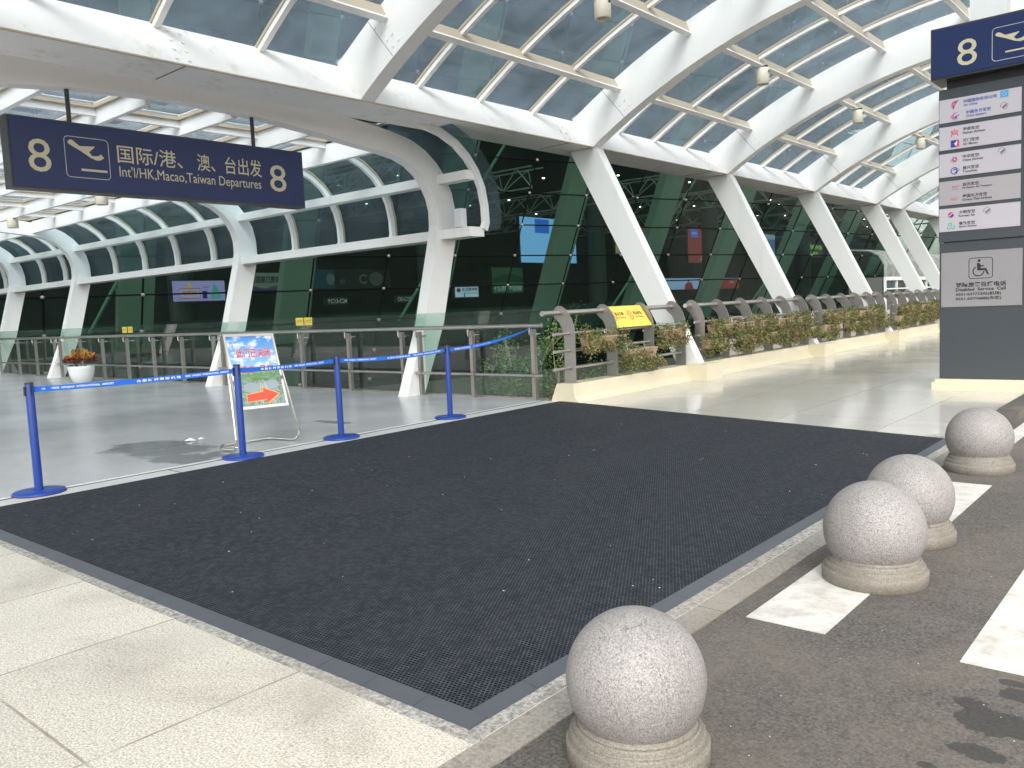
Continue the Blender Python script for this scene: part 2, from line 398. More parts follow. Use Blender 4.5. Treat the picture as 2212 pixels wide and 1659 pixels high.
# ------------------------------------------------------------------ setting: ground sheets
struct('ground', MB().box(-400, 400, -300, 700, -3.6, -3.0), mat('garden_soil', (.012, .02, .012), .95, 0, .5, .8))
struct('road', MB().box(-1.80, 60, -30, 300, -.9, -.004), ASPH)
struct('granite_pavement', MB().box(-8.2, -1.94, -30, 2.03, -.9, 0), GRAN)
struct('granite_walkway', MB().prism([(-7.86, 2.03), (-1.94, 2.03), (-1.94, 300), (-8.2, 300), (-8.2, 10.2), (-7.86, 10.2)], 'z', -.9, 0), WALK)
struct('entrance_floor', MB().box(-60, -8.2, -4, 10.46, -.5, 0), EPOXY)
ts = MB().box(-8.198, -7.862, -4, 10.3, -.3, .003); struct('threshold_strip', ts, STRIPM)
tr = MB().box(-8.31, -8.27, -4, 10.3, -.003, .006).box(-8.225, -8.19, -4, 10.3, -.01, .005, 1).box(-8.2, -7.862, 4.065, 4.08, 0, .0045, 1)
struct('door_track', tr, [mat('bright_aluminium_track', (.85, .84, .82), .3, .6), DKGREY])
struct('rough_granite_edging', MB().prism([(-7.8, 1.97), (-1.95, 1.97), (-1.95, 9.2), (-2.3, 9.25), (-2.3, 2.3), (-7.8, 2.3)], 'z', -.2, .004), RAW)
kb = MB().box(-1.94, -1.80, -30, 9.9, -.5, .0035); struct('flush_kerb', kb, KERBM)
# raised kerb beyond the crossing, first stone ramps up
rk = MB(); rk.hexa([(-1.94, 9.9, -.1), (-1.72, 9.9, -.1), (-1.72, 9.9, .004), (-1.94, 9.9, .004)], [(-1.94, 10.6, -.1), (-1.72, 10.6, -.1), (-1.72, 10.6, .12), (-1.94, 10.6, .12)])
rk.box(-1.94, -1.72, 10.6, 200, -.1, .12); struct('raised_kerb', rk, KERBD)
for (x0, x1, y0, y1) in ((-1.69, -1.32, 3.58, 7.03), (-.785, -.41, 3.60, 7.05), (.12, .49, 3.6, 7.05), (1.02, 1.4, 3.6, 7.05), (1.95, 2.3, 3.6, 7.05), (-1.66, -1.51, 8.96, 60)):
    struct('road_marking', MB().box(x0, x1, y0, y1, -.05, 0), PAINT)

# ------------------------------------------------------------------ rubber mat
t = empty('door_mat', (-4.9, 5.6, 0), 'huge dark honeycomb rubber mat with grey ramped edging on the pavement', 'mat')
mm = MB().prism([(-7.86, 2.12), (-2.10, 2.12), (-2.10, 8.98), (-7.70, 10.24), (-7.86, 10.25)], 'z', .004, .0155); mm.build('mat_field', MATM, t)
ed = MB()
x = -2.02
k = 0
while x > -7.86:     # ramped edging laid in short lengths
    x2 = max(x-.30, -7.86); ed.hexa([(x-.0015, 2.03, .0045), (x2+.0015, 2.03, .0045), (x2+.0015, 2.12, .0045), (x-.0015, 2.12, .0045)], [(x-.0015, 2.03, .006), (x2+.0015, 2.03, .006), (x2+.0015, 2.122, .0175), (x-.0015, 2.122, .0175)]); x = x2
y = 2.122
while y < 8.95:
    y2 = min(y+.30, 8.98); ed.hexa([(-2.02, y+.0015, .0045), (-2.10, y+.0015, .0045), (-2.10, y2-.0015, .0045), (-2.02, y2-.0015, .0045)][::-1], [(-2.02, y+.0015, .006), (-2.102, y+.0015, .0175), (-2.102, y2-.0015, .0175), (-2.02, y2-.0015, .006)][::-1]); y = y2
ed.build('edging', MATEDGE, t)

# ------------------------------------------------------------------ text and flat marks
def text_verts(s, bold=0., spacing=1.0):
    c = bpy.data.curves.new('t', 'FONT'); c.body = s; c.offset = bold; c.space_character = spacing; c.resolution_u = 3
    o = bpy.data.objects.new('t', c); COL.objects.link(o); bpy.context.view_layer.update()
    dg = bpy.context.evaluated_depsgraph_get(); me = bpy.data.meshes.new_from_object(o.evaluated_get(dg))
    vs = [tuple(v.co) for v in me.vertices]; fs = [tuple(p.vertices) for p in me.polygons]
    bpy.data.objects.remove(o); bpy.data.curves.remove(c); bpy.data.meshes.remove(me)
    return vs, fs
class Face:
    """flat sign face: origin o, right u, up v; adds text and polygons as a thin raised layer"""
    def __init__(s, o, u, v): s.o = Vector(o); s.u = Vector(u); s.v = Vector(v); s.n = s.u.cross(s.v)
    def pt(s, a, b, h=0.): return s.o + s.u*a + s.v*b + s.n*h
    def text(s, mb, t, a0, b0, a1=None, b1=None, h=.002, mi=0, bold=0., shear=0.):
        vs, fs = text_verts(t, bold)
        if not vs: return
        xs = [v[0] for v in vs]; ys = [v[1] for v in vs]; x0, x1, y0, y1 = min(xs), max(xs), min(ys), max(ys)
        ky = (b1-b0)/(y1-y0); kx = ky if a1 is None else (a1-a0)/(x1-x0)
        mb.add([s.pt(a0+(v[0]-x0)*kx+shear*(v[1]-y0)*ky, b0+(v[1]-y0)*ky, h) for v in vs], fs, mi)
    def poly(s, mb, pts, h=.002, mi=0): mb.add([s.pt(a, b, h) for a, b in pts], [tuple(range(len(pts)))], mi)
    def line(s, mb, pts, w, h=.002, mi=0, closed=False):
        n = len(pts); P = [Vector(p) for p in pts]; vs = []; fs = []
        for i in range(n):
            a = P[(i-1) % n] if (closed or i > 0) else P[i]; b = P[(i+1) % n] if (closed or i < n-1) else P[i]
            d = (b-a).normalized(); q = Vector((-d.y, d.x))*w/2
            vs += [s.pt(*(P[i]-q), h), s.pt(*(P[i]+q), h)]
        for i in range(n if closed else n-1):
            j = (i+1) % n; fs.append((2*i, 2*j, 2*j+1, 2*i+1))
        mb.add(vs, fs, mi)
    def disc(s, mb, a, b, r, h=.002, mi=0, n=24, ry=None):
        s.poly(mb, [(a+r*math.cos(2*math.pi*k/n), b+(ry or r)*math.sin(2*math.pi*k/n)) for k in range(n)], h, mi)
    def arc(s, mb, a, b, r, t0, t1, w, h=.002, mi=0, n=20, ry=None):
        s.line(mb, [(a+r*math.cos(R(t0+(t1-t0)*k/n)), b+(ry or r)*math.sin(R(t0+(t1-t0)*k/n))) for k in range(n+1)], w, h, mi)
    def rrect(s, mb, a0, b0, a1, b1, r, w, h=.002, mi=0):
        pts = []
        for (cx, cy, t) in ((a1-r, b1-r, 0), (a0+r, b1-r, 90), (a0+r, b0+r, 180), (a1-r, b0+r, 270)):
            for k in range(6): pts.append((cx+r*math.cos(R(t+18*k)), cy+r*math.sin(R(t+18*k))))
        s.line(mb, pts, w, h, mi, True)
def plane_icon(f, mb, a0, b0, w, h, mi=0, hh=.002):
    P = [(.00, .84), (.02, .90), (.08, .93), (.14, .91), (.30, .78), (.60, .80), (.68, .88*.92), (.70, .79), (.54, .64), (.62, .545), (.78, .56), (.85, .62), (.93, .52), (.82, .45), (.72, .44), (.56, .50), (.34, .64), (.04, .80)]
    f.poly(mb, [(a0+p[0]*w, b0+p[1]*h) for p in P], hh, mi)
    f.poly(mb, [(a0+.30*w, b0+.13*h), (a0+.99*w, b0+.13*h), (a0+.99*w, b0+.19*h), (a0+.30*w, b0+.19*h)], hh, mi)

# ------------------------------------------------------------------ street canopy over the walkway and road
CX, CZ = -2.98, -6.04
def arc(r, a): return (CX-r*math.sin(R(a)), CZ+r*math.cos(R(a)))
RL, RU = 12.6, 13.36
RIBY = [8.3+5.9*k for k in range(-3, 5)]+[35.0, 40.9, 46.8, 52.7]  # unseen near bays extended to shade the foreground paving
can = empty('walkway_canopy', (-7.6, 14.2, .27), 'long white steel and glass canopy arching over the walkway and road on leaning columns', 'canopy')
Y0, Y1 = -9.6, 56
beam = MB().prism([(-9.72, 4.61), (-10.17, 5.19), (-10.95, 5.19), (-10.62, 4.61)], 'y', Y0, Y1); beam_o = beam.build('longitudinal_beam', W, can)
lip = MB().box(-9.735, -9.70, Y0, Y1, 4.60, 4.618); sub(lip, 'weld_seam', TAN, beam_o, can)
A_END = -25
for i, Yr in enumerate(RIBY):
    lo = []; up = []
    for k in range(41):
        a = 32.9+(A_END-32.9)*k/40; lo.append(arc(RL, a)); up.append(arc(RU, a))
    lo[0] = (-9.74, 4.585); up[0] = (-10.2, 5.24)
    rb = MB().strip(lo, up, 'y', Yr-.13, Yr+.13)
    ro = rb.build('rib', WC, can)
    bolts = MB()                      # splice bolts near the spring point
    for k in range(8):
        a = 28.8-(k % 2)*.55-(k//2)*.0; rr = RL+.12+.155*(k//2); c = arc(rr, a+.25*(k//2)-.9)
        bolts.tube([(c[0], Yr-.131, c[1]), (c[0], Yr-.142, c[1])], .023, 8)
    sl_ = [arc(RL+.01, 28.3), arc(RL+.01, 28.26), arc(RU-.01, 28.9), arc(RU-.01, 28.94)]
    bolts.prism(sl_, 'y', Yr-.1315, Yr-.129, 1)
    sub(bolts, 'bolts', [WC, SEAM], ro, can)
    if i >= 4 or i < 2:
        cb = MB().hexa([(-7.99, Yr-.05, .28), (-7.53, Yr-.05, .28), (-7.53, Yr+.19, .28), (-7.99, Yr+.19, .28)], [(-10.30, Yr-.09, 4.60), (-9.66, Yr-.09, 4.60), (-9.66, Yr+.15, 4.60), (-10.30, Yr+.15, 4.60)])
        cb.build('leaning_column', WC, can)
    # bolts on the beam beside the node
    bb = MB()
    for k in range(8):
        f_ = (k//2)/3; X = -9.78-.33*f_; Z = 4.69+.42*f_; yy = Yr-(2.9 if i == 3 else .95)+(k % 2)*.16+.08*f_
        bb.tube([(X+.0, yy, Z), (X+.010, yy, Z+.008)], .024, 8)
    bb.prism([(-9.73, 4.607), (-10.15, 5.15), (-10.16, 5.15), (-9.74, 4.607)], 'y', Yr-(2.82 if i == 3 else .87), Yr-(2.81 if i == 3 else .86), 1)
    bb.box(-10.5, -9.74, Yr-(2.82 if i == 3 else .87), Yr-(2.805 if i == 3 else .855), 4.603, 4.611, 1)
    sub(bb, 'splice_bolts', [W, SEAM], beam_o, can)
PUR_A = [27.6-7.33*k for k in range(6)]+[-16.6, -24]
for b in range(len(RIBY)-1):
    ya, yb = RIBY[b]+.13, RIBY[b+1]-.13
    nm = 3 if yb-ya > 4 else 1
    for a in PUR_A:
        c0 = arc(RU-.02, a); c1 = arc(RU-.23, a)
        ax = Vector((math.cos(R(a)), math.sin(R(a))))*.03   # along-arc half width
        def pv(c, s_, w=1): return (c[0]+ax.x*s_*w, c[1]+ax.y*s_*w)
        p = MB().prism([pv(c1, 1.0), pv(c1, -1.0), pv(c0, -1.0), pv(c0, 1.0)], 'y', ya, yb, 0)
        c2 = arc(RU-.26, a)
        p.prism([pv(c2, 1.7), pv(c2, -1.7), pv(c1, -1.7), pv(c1, 1.7)], 'y', ya, yb, 1)
        p.build('purlin', [TAN, WC], can)
    st = (yb-ya+.26)/(nm+1)
    for k in range(nm):
        ym = RIBY[b]+st*(k+1)
        mlo = [arc(RU-.115, 32.9+(A_END-32.9)*j/30) for j in range(31)]; mup = [arc(RU-.045, 32.9+(A_END-32.9)*j/30) for j in range(31)]; mtt = [arc(RU-.005, 32.9+(A_END-32.9)*j/30) for j in range(31)]
        mm = MB().strip(mlo, mup, 'y', ym-.04, ym+.04, 0); mm.strip(mup, mtt, 'y', ym-.055, ym+.055, 1)
        mm.build('glazing_bar', [WC, TAN], can)
    glo = [arc(RU-.003, 33.1+(A_END-33.1)*j/30) for j in range(31)]; gup = [arc(RU+.012, 33.1+(A_END-33.1)*j/30) for j in range(31)]
    MB().strip(glo, gup, 'y', ya, yb).build('roof_glass', G_ROOF, can)
# support post rising from behind the information pillar to the rib
MB().box(-2.98, -2.5, 14.08, 14.32, .0, 6.58).build('support_post', WC, can)

# ceiling lamps ------------------------------------------------------
CER = mat('cream_lamp_body', (.72, .66, .54), .45)
def make_lamp(loc, label, group):
    l = empty('ceiling_lamp', loc, label, 'lamp', group)
    x, y, z = loc
    b = MB().lathe([(.05, .02), (.118, .02), (.13, 0), (.13, -.30), (.118, -.312), (.105, -.305), (.105, -.23)], loc, 32); b.build('lamp_body', CER, l)
    bk = MB().box(x-.1, x-.07, y-.02, y+.02, z-.02, z+.06).box(x+.07, x+.1, y-.02, y+.02, z-.02, z+.06).box(x-.10, x+.10, y-.02, y+.02, z+.045, z+.07)
    bk.box(x+.10, x+.134, y-.03, y+.03, z-.09, z-.045); bk.build('bracket', DKGREY, l)
    MB().lathe([(.0, -.24), (.104, -.24)], loc, 24).build('lens', mat('lamp_lens', (.10, .10, .10), .2), l)
    return l
cA = arc(RU-.30, 20.2)
l0 = make_lamp((cA[0], 11.25, cA[1]-.02), 'cream cylinder downlight under the first glazed canopy bay, cut by the top edge', 'cylinder lights under the walkway canopy')
for yy, lb in ((17.15, 'cream cylinder downlight under the second canopy bay, the largest seen whole'), (23.05, 'cream cylinder downlight under the third canopy bay'), (28.95, 'smallest cream cylinder downlight, half hidden by the grey pillar')):
    c = copy_tree(l0); c.location = (cA[0], yy, cA[1]-.02); c['label'] = lb
for loc, lb in (((-19.0, 8.45, 4.47), 'cream cylinder lamp under the entrance roof just below the hanging blue sign'), ((-24.3, 8.45, 4.47), 'small cream cylinder lamp under the entrance roof at the left edge of the picture')):
    c = copy_tree(l0); c.location = loc; c['label'] = lb; c['group'] = 'cylinder lights under the entrance roof'

# ------------------------------------------------------------------ entrance canopy (runs towards the terminal)
ent = empty('entrance_canopy', (-11.15, 10.2, 0), 'white steel entrance canopy with curved glass sides and gridded glass roof leading to the terminal', 'canopy')
YC = 6.1
INN = [(9.95, 0), (10.46, 1.27), (10.87, 2.74), (10.94, 3.05), (10.94, 3.33), (10.88, 3.55), (10.76, 3.76), (10.60, 3.94), (10.38, 4.09), (10.10, 4.19), (9.7, 4.25), (9.2, 4.30), (8.4, 4.39), (7.5, 4.48), (6.8, 4.52), (6.1, 4.54)]
OUT = [(10.38, 0), (10.96, 1.27), (11.36, 2.74), (11.42, 3.0), (11.41, 3.35), (11.34, 3.66), (11.20, 3.93), (10.99, 4.17), (10.72, 4.37), (10.38, 4.52), (9.85, 4.62), (9.3, 4.69), (8.4, 4.79), (7.5, 4.84), (6.8, 4.86), (6.1, 4.87)]
mir = lambda L: L+[(2*YC-y, z) for y, z in L[-2::-1]]
RX = [-11.15, -17.8, -27.0, -32.3, -37.6]
for x in RX:
    MB().strip(mir(INN), mir(OUT), 'x', x-.12, x+.12).build('portal_rib', WC, ent)
GO = [(11.44, 2.9), (11.50, 3.05), (11.49, 3.36), (11.42, 3.69), (11.27, 3.98), (11.05, 4.23), (10.76, 4.44), (10.40, 4.59), (9.88, 4.70)]
def shift(L, d):
    out = []
    for i, p in enumerate(L):
        a = Vector(L[max(i-1, 0)]); b = Vector(L[min(i+1, len(L)-1)]); t = (b-a).normalized(); n = Vector((t.y, -t.x))
        out.append((p[0]+n.x*d, p[1]+n.y*d))
    return out
XF, XB = -10.3, -37.6
def flip(L): return [(2*YC-y, z) for y, z in L]
for s_ in (0, 1):
    fl = flip if s_ else (lambda L: L)
    gi, go = shift(GO, .0), shift(GO, .012)
    MB().strip(fl(gi), fl(go), 'x', XB, XF+.32).build('side_glass', G_SIDE, ent)
    # eaves beam, gutter beam, mid purlin
    for (y0, y1, z0, z1, nm) in ((11.0, 11.38, 2.80, 2.97, 'gutter_beam'), (10.98, 11.22, 3.80, 3.96, 'side_purlin'), (9.86, 9.97, 4.32, 4.66, 'eaves_beam')):
        if s_: y0, y1 = 2*YC-y1, 2*YC-y0
        ends = [XF+.05]+[None] if nm != 'eaves_beam' else [RX[0]]
        xs = [XF if nm != 'eaves_beam' else RX[0]-.12]+[v for v in RX[1:]]
        if nm != 'eaves_beam': MB().box(RX[0]+.12, XF, y0, y1, z0, z1).build(nm, WC, ent)
        for a, b in zip(RX[:-1], RX[1:]): MB().box(b+.12, a-.12, y0, y1, z0, z1).build(nm, WC, ent)
    bi, bo, bt = shift(GO, -.14), shift(GO, -.045), shift(GO, -.004)
    for a, b, n in ((RX[0], RX[1], 4), (RX[1], RX[2], 5), (RX[2], RX[3], 3), (RX[3], RX[4], 3)):
        for k in range(1, n):
            x = a+(b-a)*k/n
            m_ = MB().strip(fl(bi), fl(bo), 'x', x-.04, x+.04); m_.strip(fl(bo), fl(bt), 'x', x-.06, x+.055, 1)
            m_.build('curved_glazing_bar', [WC, TAN], ent)
    # front overhang frame
    fr_ = MB().strip(fl(shift(GO, -.13)), fl(shift(GO, .0)), 'x', XF-.05, XF+.04); fr_.build('fascia_frame', WC, ent)
    ys = 11.0 if not s_ else 2*YC-11.38
    MB().box(-10.72, -10.55, min(ys+.05, ys+.2), max(ys+.05, ys+.2), 2.99, 3.32).build('junction_box', mat('box_grey_white', (.66, .66, .68), .4), ent)
PY = [2.35, 3.15+.0, 4.45, 5.75, 7.05, 8.45]
for y in PY:
    for a, b in zip(RX[:-1], RX[1:]): MB().box(b+.12, a-.12, y-.04, y+.04, 4.47 if 4 < y < 8 else 4.40, 4.69).build('roof_purlin', WC, ent)
YS = sorted(PY+[9.915])
for a, b, n in ((RX[0], RX[1], 4), (RX[1], RX[2], 5), (RX[2], RX[3], 3), (RX[3], RX[4], 3)):
    for k in range(1, n):
        x = a+(b-a)*k/n; j = MB()
        for y0, y1 in zip(YS[:-1], YS[1:]): j.box(x-.045, x+.045, y0+.04, y1-.04, 4.585, 4.69)
        j.build('roof_joist', WC, ent)
    # cream frames and glass sit over each cell
    fr_ = MB(); gg = MB()
    for k in range(n):
        xa, xb = a+(b-a)*k/n, a+(b-a)*(k+1)/n
        for y0, y1 in zip(YS[:-1], YS[1:]):
            X0, X1, q0, q1 = xb+.06, xa-.06, y0+.06, y1-.06; w = .035
            fr_.box(X0, X1, q0, q0+w, 4.69, 4.735).box(X0, X1, q1-w, q1, 4.69, 4.735).box(X0, X0+w, q0+w, q1-w, 4.69, 4.735).box(X1-w, X1, q0+w, q1-w, 4.69, 4.735)
            gg.box(X0, X1, q0, q1, 4.738, 4.750)
    fr_.build('glass_frames', TAN, ent); gg.build('roof_glass', G_ROOF, ent)
    cv = MB()
    for y in YS: cv.box(b, a, y-.07, y+.07, 4.755, 4.77)
    for k in range(n+1): x = a+(b-a)*k/n; cv.box(x-.07, x+.07, YS[0], YS[-1], 4.773, 4.783)
    cv.build('cover_strips', WC, ent)

# ------------------------------------------------------------------ hanging sign
hsn = empty('hanging_sign', (-11.15, 5.94, 4.04), 'long navy sign hung on two dark rods reading 8 and international departures in cream', 'sign')
bd = MB().box(-11.25, -11.04, 3.87, 8.05, 3.19, 4.05); bd.build('sign_box', DKGREY, hsn)
fc = MB().box(-11.045, -11.03, 3.895, 8.03, 3.215, 4.03); fo = fc.build('sign_face', SIGNBLUE, hsn)
f = Face((-11.03, 0, 0), (0, 1, 0), (0, 0, 1)); tx = MB()
f.text(tx, '8', 4.075, 3.40, 4.335, 3.795, bold=.0)
f.text(tx, "国际/港、", 5.155, 3.605, 6.05, 3.835, bold=.004)
f.text(tx, "澳、", 6.27, 3.605, 6.54, 3.84, bold=.004)
f.text(tx, "台出发", 6.70, 3.60, 7.30, 3.845, bold=.004)
f.text(tx, "Int'l/HK,Macao,Taiwan Departures", 5.165, 3.385, 7.275, 3.565, bold=.0)
f.text(tx, '8', 7.435, 3.41, 7.72, 3.805, bold=.0)
plane_icon(f, tx, 4.545, 3.395, .47, .47)
sub(tx, 'lettering', CREAMTXT, fo, hsn)
bx_ = MB(); f.rrect(bx_, 4.505, 3.37, 5.045, 3.87, .05, .009); sub(bx_, 'pictogram_frame', CREAMTXT2, fo, hsn)
for yy in (4.64, 7.27): MB().tube([(-11.15, yy, 4.05), (-11.15, yy, 4.53)], .028, 10).build('rod', DKGREY, hsn)

# ------------------------------------------------------------------ information pillar
pil = empty('information_pillar', (-2.7, 13.8, 0), 'dark grey information pillar with lit airline panels and a navy number 8 sign on top', 'sign pillar')
MB().box(-3.24, -2.14, 13.52, 14.0, .13, 2.15).box(-3.20, -2.18, 13.56, 13.96, 2.15, 2.165).box(-3.25, -2.13, 13.5, 14.0, 2.165, 4.33).build('pillar_body', PILLAR, pil)
MB().box(-3.32, -2.06, 13.40, 14.1, 0, .115).box(-3.28, -2.1, 13.43, 14.07, .115, .16).build('pillar_plinth', CREAM, pil)
MB().box(-3.16, -2.10, 13.56, 13.94, 4.33, 4.46).build('sign_neck', BLACK, pil)
tb = MB().box(-3.33, -.9, 13.38, 13.98, 4.46, 5.17).build('number_sign', DKGREY, pil)
fb = MB().box(-3.305, -.925, 13.368, 13.383, 4.485, 5.145); tf = sub(fb, 'sign_face', SIGNBLUE, tb, pil)
f = Face((0, 13.368, 0), (1, 0, 0), (0, 0, 1)); tx = MB()
f.text(tx, '8', -2.985, 4.585, -2.735, 4.94, bold=.0); plane_icon(f, tx, -2.515, 4.60, .41, .36); f.rrect(tx, -2.55, 4.56, -2.06, 5.0, .05, .008, mi=1)
f.text(tx, "国际/港、澳、台出发", -1.95, 4.82, -1.0, 4.98, bold=.004); f.text(tx, "Int'l/HK,Macao,Taiwan Departures", -1.95, 4.62, -1.0, 4.74, bold=.01)
sub(tx, 'lettering', [CREAMTXT, CREAMTXT2], tb, pil)
PAN = mat('lit_airline_panel', (.34, .32, .345), .4, 0, 0, emis=(.86, .80, .88), estr=.06)
PAN2 = mat('dim_airline_panel', (.30, .28, .29), .4, 0, 0, emis=(.86, .80, .88), estr=.03)  # dimmer panel, still given a faint glow of its own
pinkm = mat('pink_print', (.50, .10, .26), .5); bluem = mat('blue_print', (.05, .10, .36), .5); navym = mat('navy_print', (.03, .04, .26), .5)
greenm = mat('green_print', (.05, .42, .20), .5); skyb = mat('sky_blue_print', (.06, .33, .62), .5); redm = mat('bright_red_print', (.68, .05, .13), .5); whitem = mat('white_print', (.6, .6, .6), .5)
PM = [GREYTXT, pinkm, bluem, navym, greenm, skyb, redm, whitem]
rows = [(3.86, 4.185), (3.475, 3.80), (3.09, 3.42), (2.69, 3.03), (2.31, 2.64)]
names = [(('中国国际航空公司', 'Air China', 2), ('中国东方航空', 'China Eastern', 2)), (('海南航空', 'Hainan Airlines', 0), ('澳门航空', 'Air Macau', 0)),
         (('中华航空', 'China Airlines', 0), ('复兴航空', 'TransAsia', 0)), (('远东航空', 'Far Eastern Air Transport', 0), ('泰国东方航空', 'Orient Thai Airlines', 0)), (('大韩航空', 'Korean Air', 0), ('春秋航空', 'Spring Airlines', 0))]
f = Face((0, 13.490, 0), (1, 0, 0), (0, 0, 1))
def swirl(tx, cx, cz, kind):
    r = .045
    if kind == 0:
        for q, rr in enumerate((.05, .038, .026)): f.arc(tx, cx+.01, cz+.002, rr, 60, 250, .009, mi=1)
        f.line(tx, [(cx-.02, cz-.06), (cx-.012, cz-.02), (cx+.03, cz+.05), (cx+.055, cz+.055)], .012, mi=1)
    elif kind == 1:
        f.poly(tx, [(cx+.055, cz+.055), (cx-.01, cz+.045), (cx-.055, cz+.0), (cx-.02, cz-.04), (cx+.02, cz-.06), (cx-.01, cz-.02), (cx-.015, cz+.01), (cx+.01, cz+.035)], mi=1)
        f.poly(tx, [(cx+.08, cz+.012), (cx+.02, cz+.004), (cx-.005, cz-.015), (cx+.01, cz-.035), (cx+.045, cz-.04), (cx+.02, cz-.018), (cx+.035, cz-.004)], mi=3)
    elif kind == 2:
        f.disc(tx, cx, cz+.035, .011, mi=6); f.arc(tx, cx, cz+.02, .045, 170, 370, .012, mi=6, ry=.03); f.arc(tx, cx, cz+.03, .028, 180, 360, .009, mi=6, ry=.02)
        f.arc(tx, cx-.025, cz-.04, .018, 20, 250, .01, mi=6); f.arc(tx, cx+.025, cz-.04, .018, -70, 160, .01, mi=6)
    elif kind == 3:
        f.poly(tx, [(cx-.05, cz-.05), (cx+.02, cz-.05), (cx+.0, cz+.0), (cx+.04, cz+.05), (cx-.05, cz+.05)], mi=3)
        f.poly(tx, [(cx+.022, cz-.05), (cx+.06, cz-.05), (cx+.06, cz+.05), (cx+.045, cz+.05), (cx+.01, cz+.0)], mi=6)
        f.poly(tx, [(cx-.01, cz+.005), (cx+.012, cz+.01), (cx+.03, cz+.045), (cx+.035, cz-.005), (cx+.02, cz-.035), (cx+.005, cz-.02)], .003, 7)
    elif kind == 4:
        for k in range(6): f.disc(tx, cx+.026*math.cos(k*1.047), cz+.026*math.sin(k*1.047), .0155, mi=1, n=10)
        f.disc(tx, cx, cz, .008, .003, 7, 10); f.poly(tx, [(cx-.055, cz-.03), (cx-.045, cz-.03), (cx-.045, cz-.01), (cx-.055, cz-.01)], mi=6)
    elif kind == 5:
        f.arc(tx, cx, cz, .045, 20, 330, .013, mi=2); f.arc(tx, cx+.008, cz-.004, .024, -100, 150, .012, mi=3); f.line(tx, [(cx+.02, cz-.03), (cx+.05, cz+.0), (cx+.065, cz+.012)], .008, mi=2)
    elif kind == 6:
        f.text(tx, 'FAT', cx-.03, cz-.012, cx+.055, cz+.02, mi=6, bold=.02, shear=.2); f.line(tx, [(cx-.055, cz-.03), (cx+.055, cz-.03)], .004, mi=4)
    elif kind == 7:
        f.text(tx, 'ORIENT', cx-.05, cz+.008, cx+.04, cz+.022, mi=1); f.text(tx, 'THAI', cx-.05, cz-.022, cx+.01, cz+.0, mi=6, bold=.02); f.line(tx, [(cx+.02, cz-.025), (cx+.045, cz+.012)], .006, mi=6)
    elif kind == 8:
        f.disc(tx, cx, cz, .04, mi=6); f.poly(tx, [(cx+.04*math.cos(R(t)), cz+.04*math.sin(R(t))) for t in range(175, 361, 15)]+[(cx+.02, cz+.012), (cx, cz), (cx-.02, cz-.012)], .003, 3)
        f.line(tx, [(cx-.038, cz-.008), (cx-.015, cz-.018), (cx+.015, cz+.018), (cx+.038, cz+.008)], .008, .004, 7)
    else:
        f.arc(tx, cx-.01, cz+.022, .022, -60, 230, .012, mi=4); f.arc(tx, cx-.025, cz-.022, .02, 120, 400, .012, mi=4); f.arc(tx, cx+.028, cz-.022, .02, 180, 470, .012, mi=4)
def skyteam(tx, cx, cz):
    f.arc(tx, cx, cz, .042, -120, 60, .003); f.line(tx, [(cx-.025, cz-.015), (cx, cz-.002), (cx+.03, cz+.025)], .01); f.line(tx, [(cx-.02, cz-.03), (cx+.005, cz-.016), (cx+.032, cz+.005)], .008)
    for k in range(7):
        a = R(75+k*19); f.poly(tx, [(cx+.046*math.cos(a)-.004, cz+.046*math.sin(a)-.004), (cx+.046*math.cos(a)+.004, cz+.046*math.sin(a)-.004), (cx+.046*math.cos(a)+.003, cz+.046*math.sin(a)+.005), (cx+.046*math.cos(a)-.003, cz+.046*math.sin(a)+.005)])
kn = 0
for (z0, z1), pr in zip(rows, names):
    pn = MB().box(-3.245+.003, -2.215, 13.492, 13.502, z0, z1).build('airline_panel', PAN2 if kn == 6 else PAN, pil)
    tx = MB(); hh = (z1-z0)/2
    for q, (cn, en, mi) in enumerate(pr):
        zz = z1-hh*(q+.53)+(.0 if q else -.005); off = -.045 if kn >= 8 else 0
        cx = -3.04+off; lx = -2.935+off; wide = len(cn)*.052
        if kn < 2: lx = -2.93+(.035*q); wide = len(cn)*.052; 
        f.text(tx, cn, lx, zz+.002, lx+wide, zz+.052, mi=mi if kn < 2 else 0, bold=.02)
        f.text(tx, en, lx, zz-.042, None, zz-.008 if 'g' not in en and 'y' not in en else zz-.004, mi=mi if kn < 2 else 0, bold=.02)
        swirl(tx, cx, zz+.0, kn)
        if kn == 0:
            f.poly(tx, [(-2.47, zz-.01), (-2.37, zz-.01), (-2.37, zz+.08), (-2.47, zz+.08)], mi=5)
            for k in range(5):
                a = R(90+72*k); a2 = R(90+72*k+28)
                f.poly(tx, [(-2.42+.03*math.cos(a), zz+.035+.03*math.sin(a)), (-2.42+.03*math.cos(a2), zz+.035+.03*math.sin(a2)), (-2.42+.012*math.cos(a+.2), zz+.035+.012*math.sin(a+.2))], .003, 7)
        if kn in (1, 4): skyteam(tx, -2.42 if kn == 1 else -2.44, zz+.03 if kn == 1 else zz+.03)
        if kn == 8: skyteam(tx, -2.62, zz+.01)
        kn += 1
    sub(tx, 'lettering', PM, pn, pil)
pq = MB(); pts = []
PLQ = mat('silver_plaque', (.27, .26, .27), .4, .1, .03, 3)
pq.box(-3.215, -2.185, 13.505, 13.515, 1.215, 2.005)
for (a, b) in ((-3.19, 1.24), (-2.21, 1.24), (-3.19, 1.98), (-2.21, 1.98)): pq.tube([(a, 13.505, b), (a, 13.498, b)], .012, 12, 0)
pqo = pq.build('service_plaque', PLQ, pil)
f = Face((0, 13.504, 0), (1, 0, 0), (0, 0, 1)); tx = MB()
f.text(tx, '残障旅客召援电话', -3.02, 1.495, -2.38, 1.565, bold=.02)
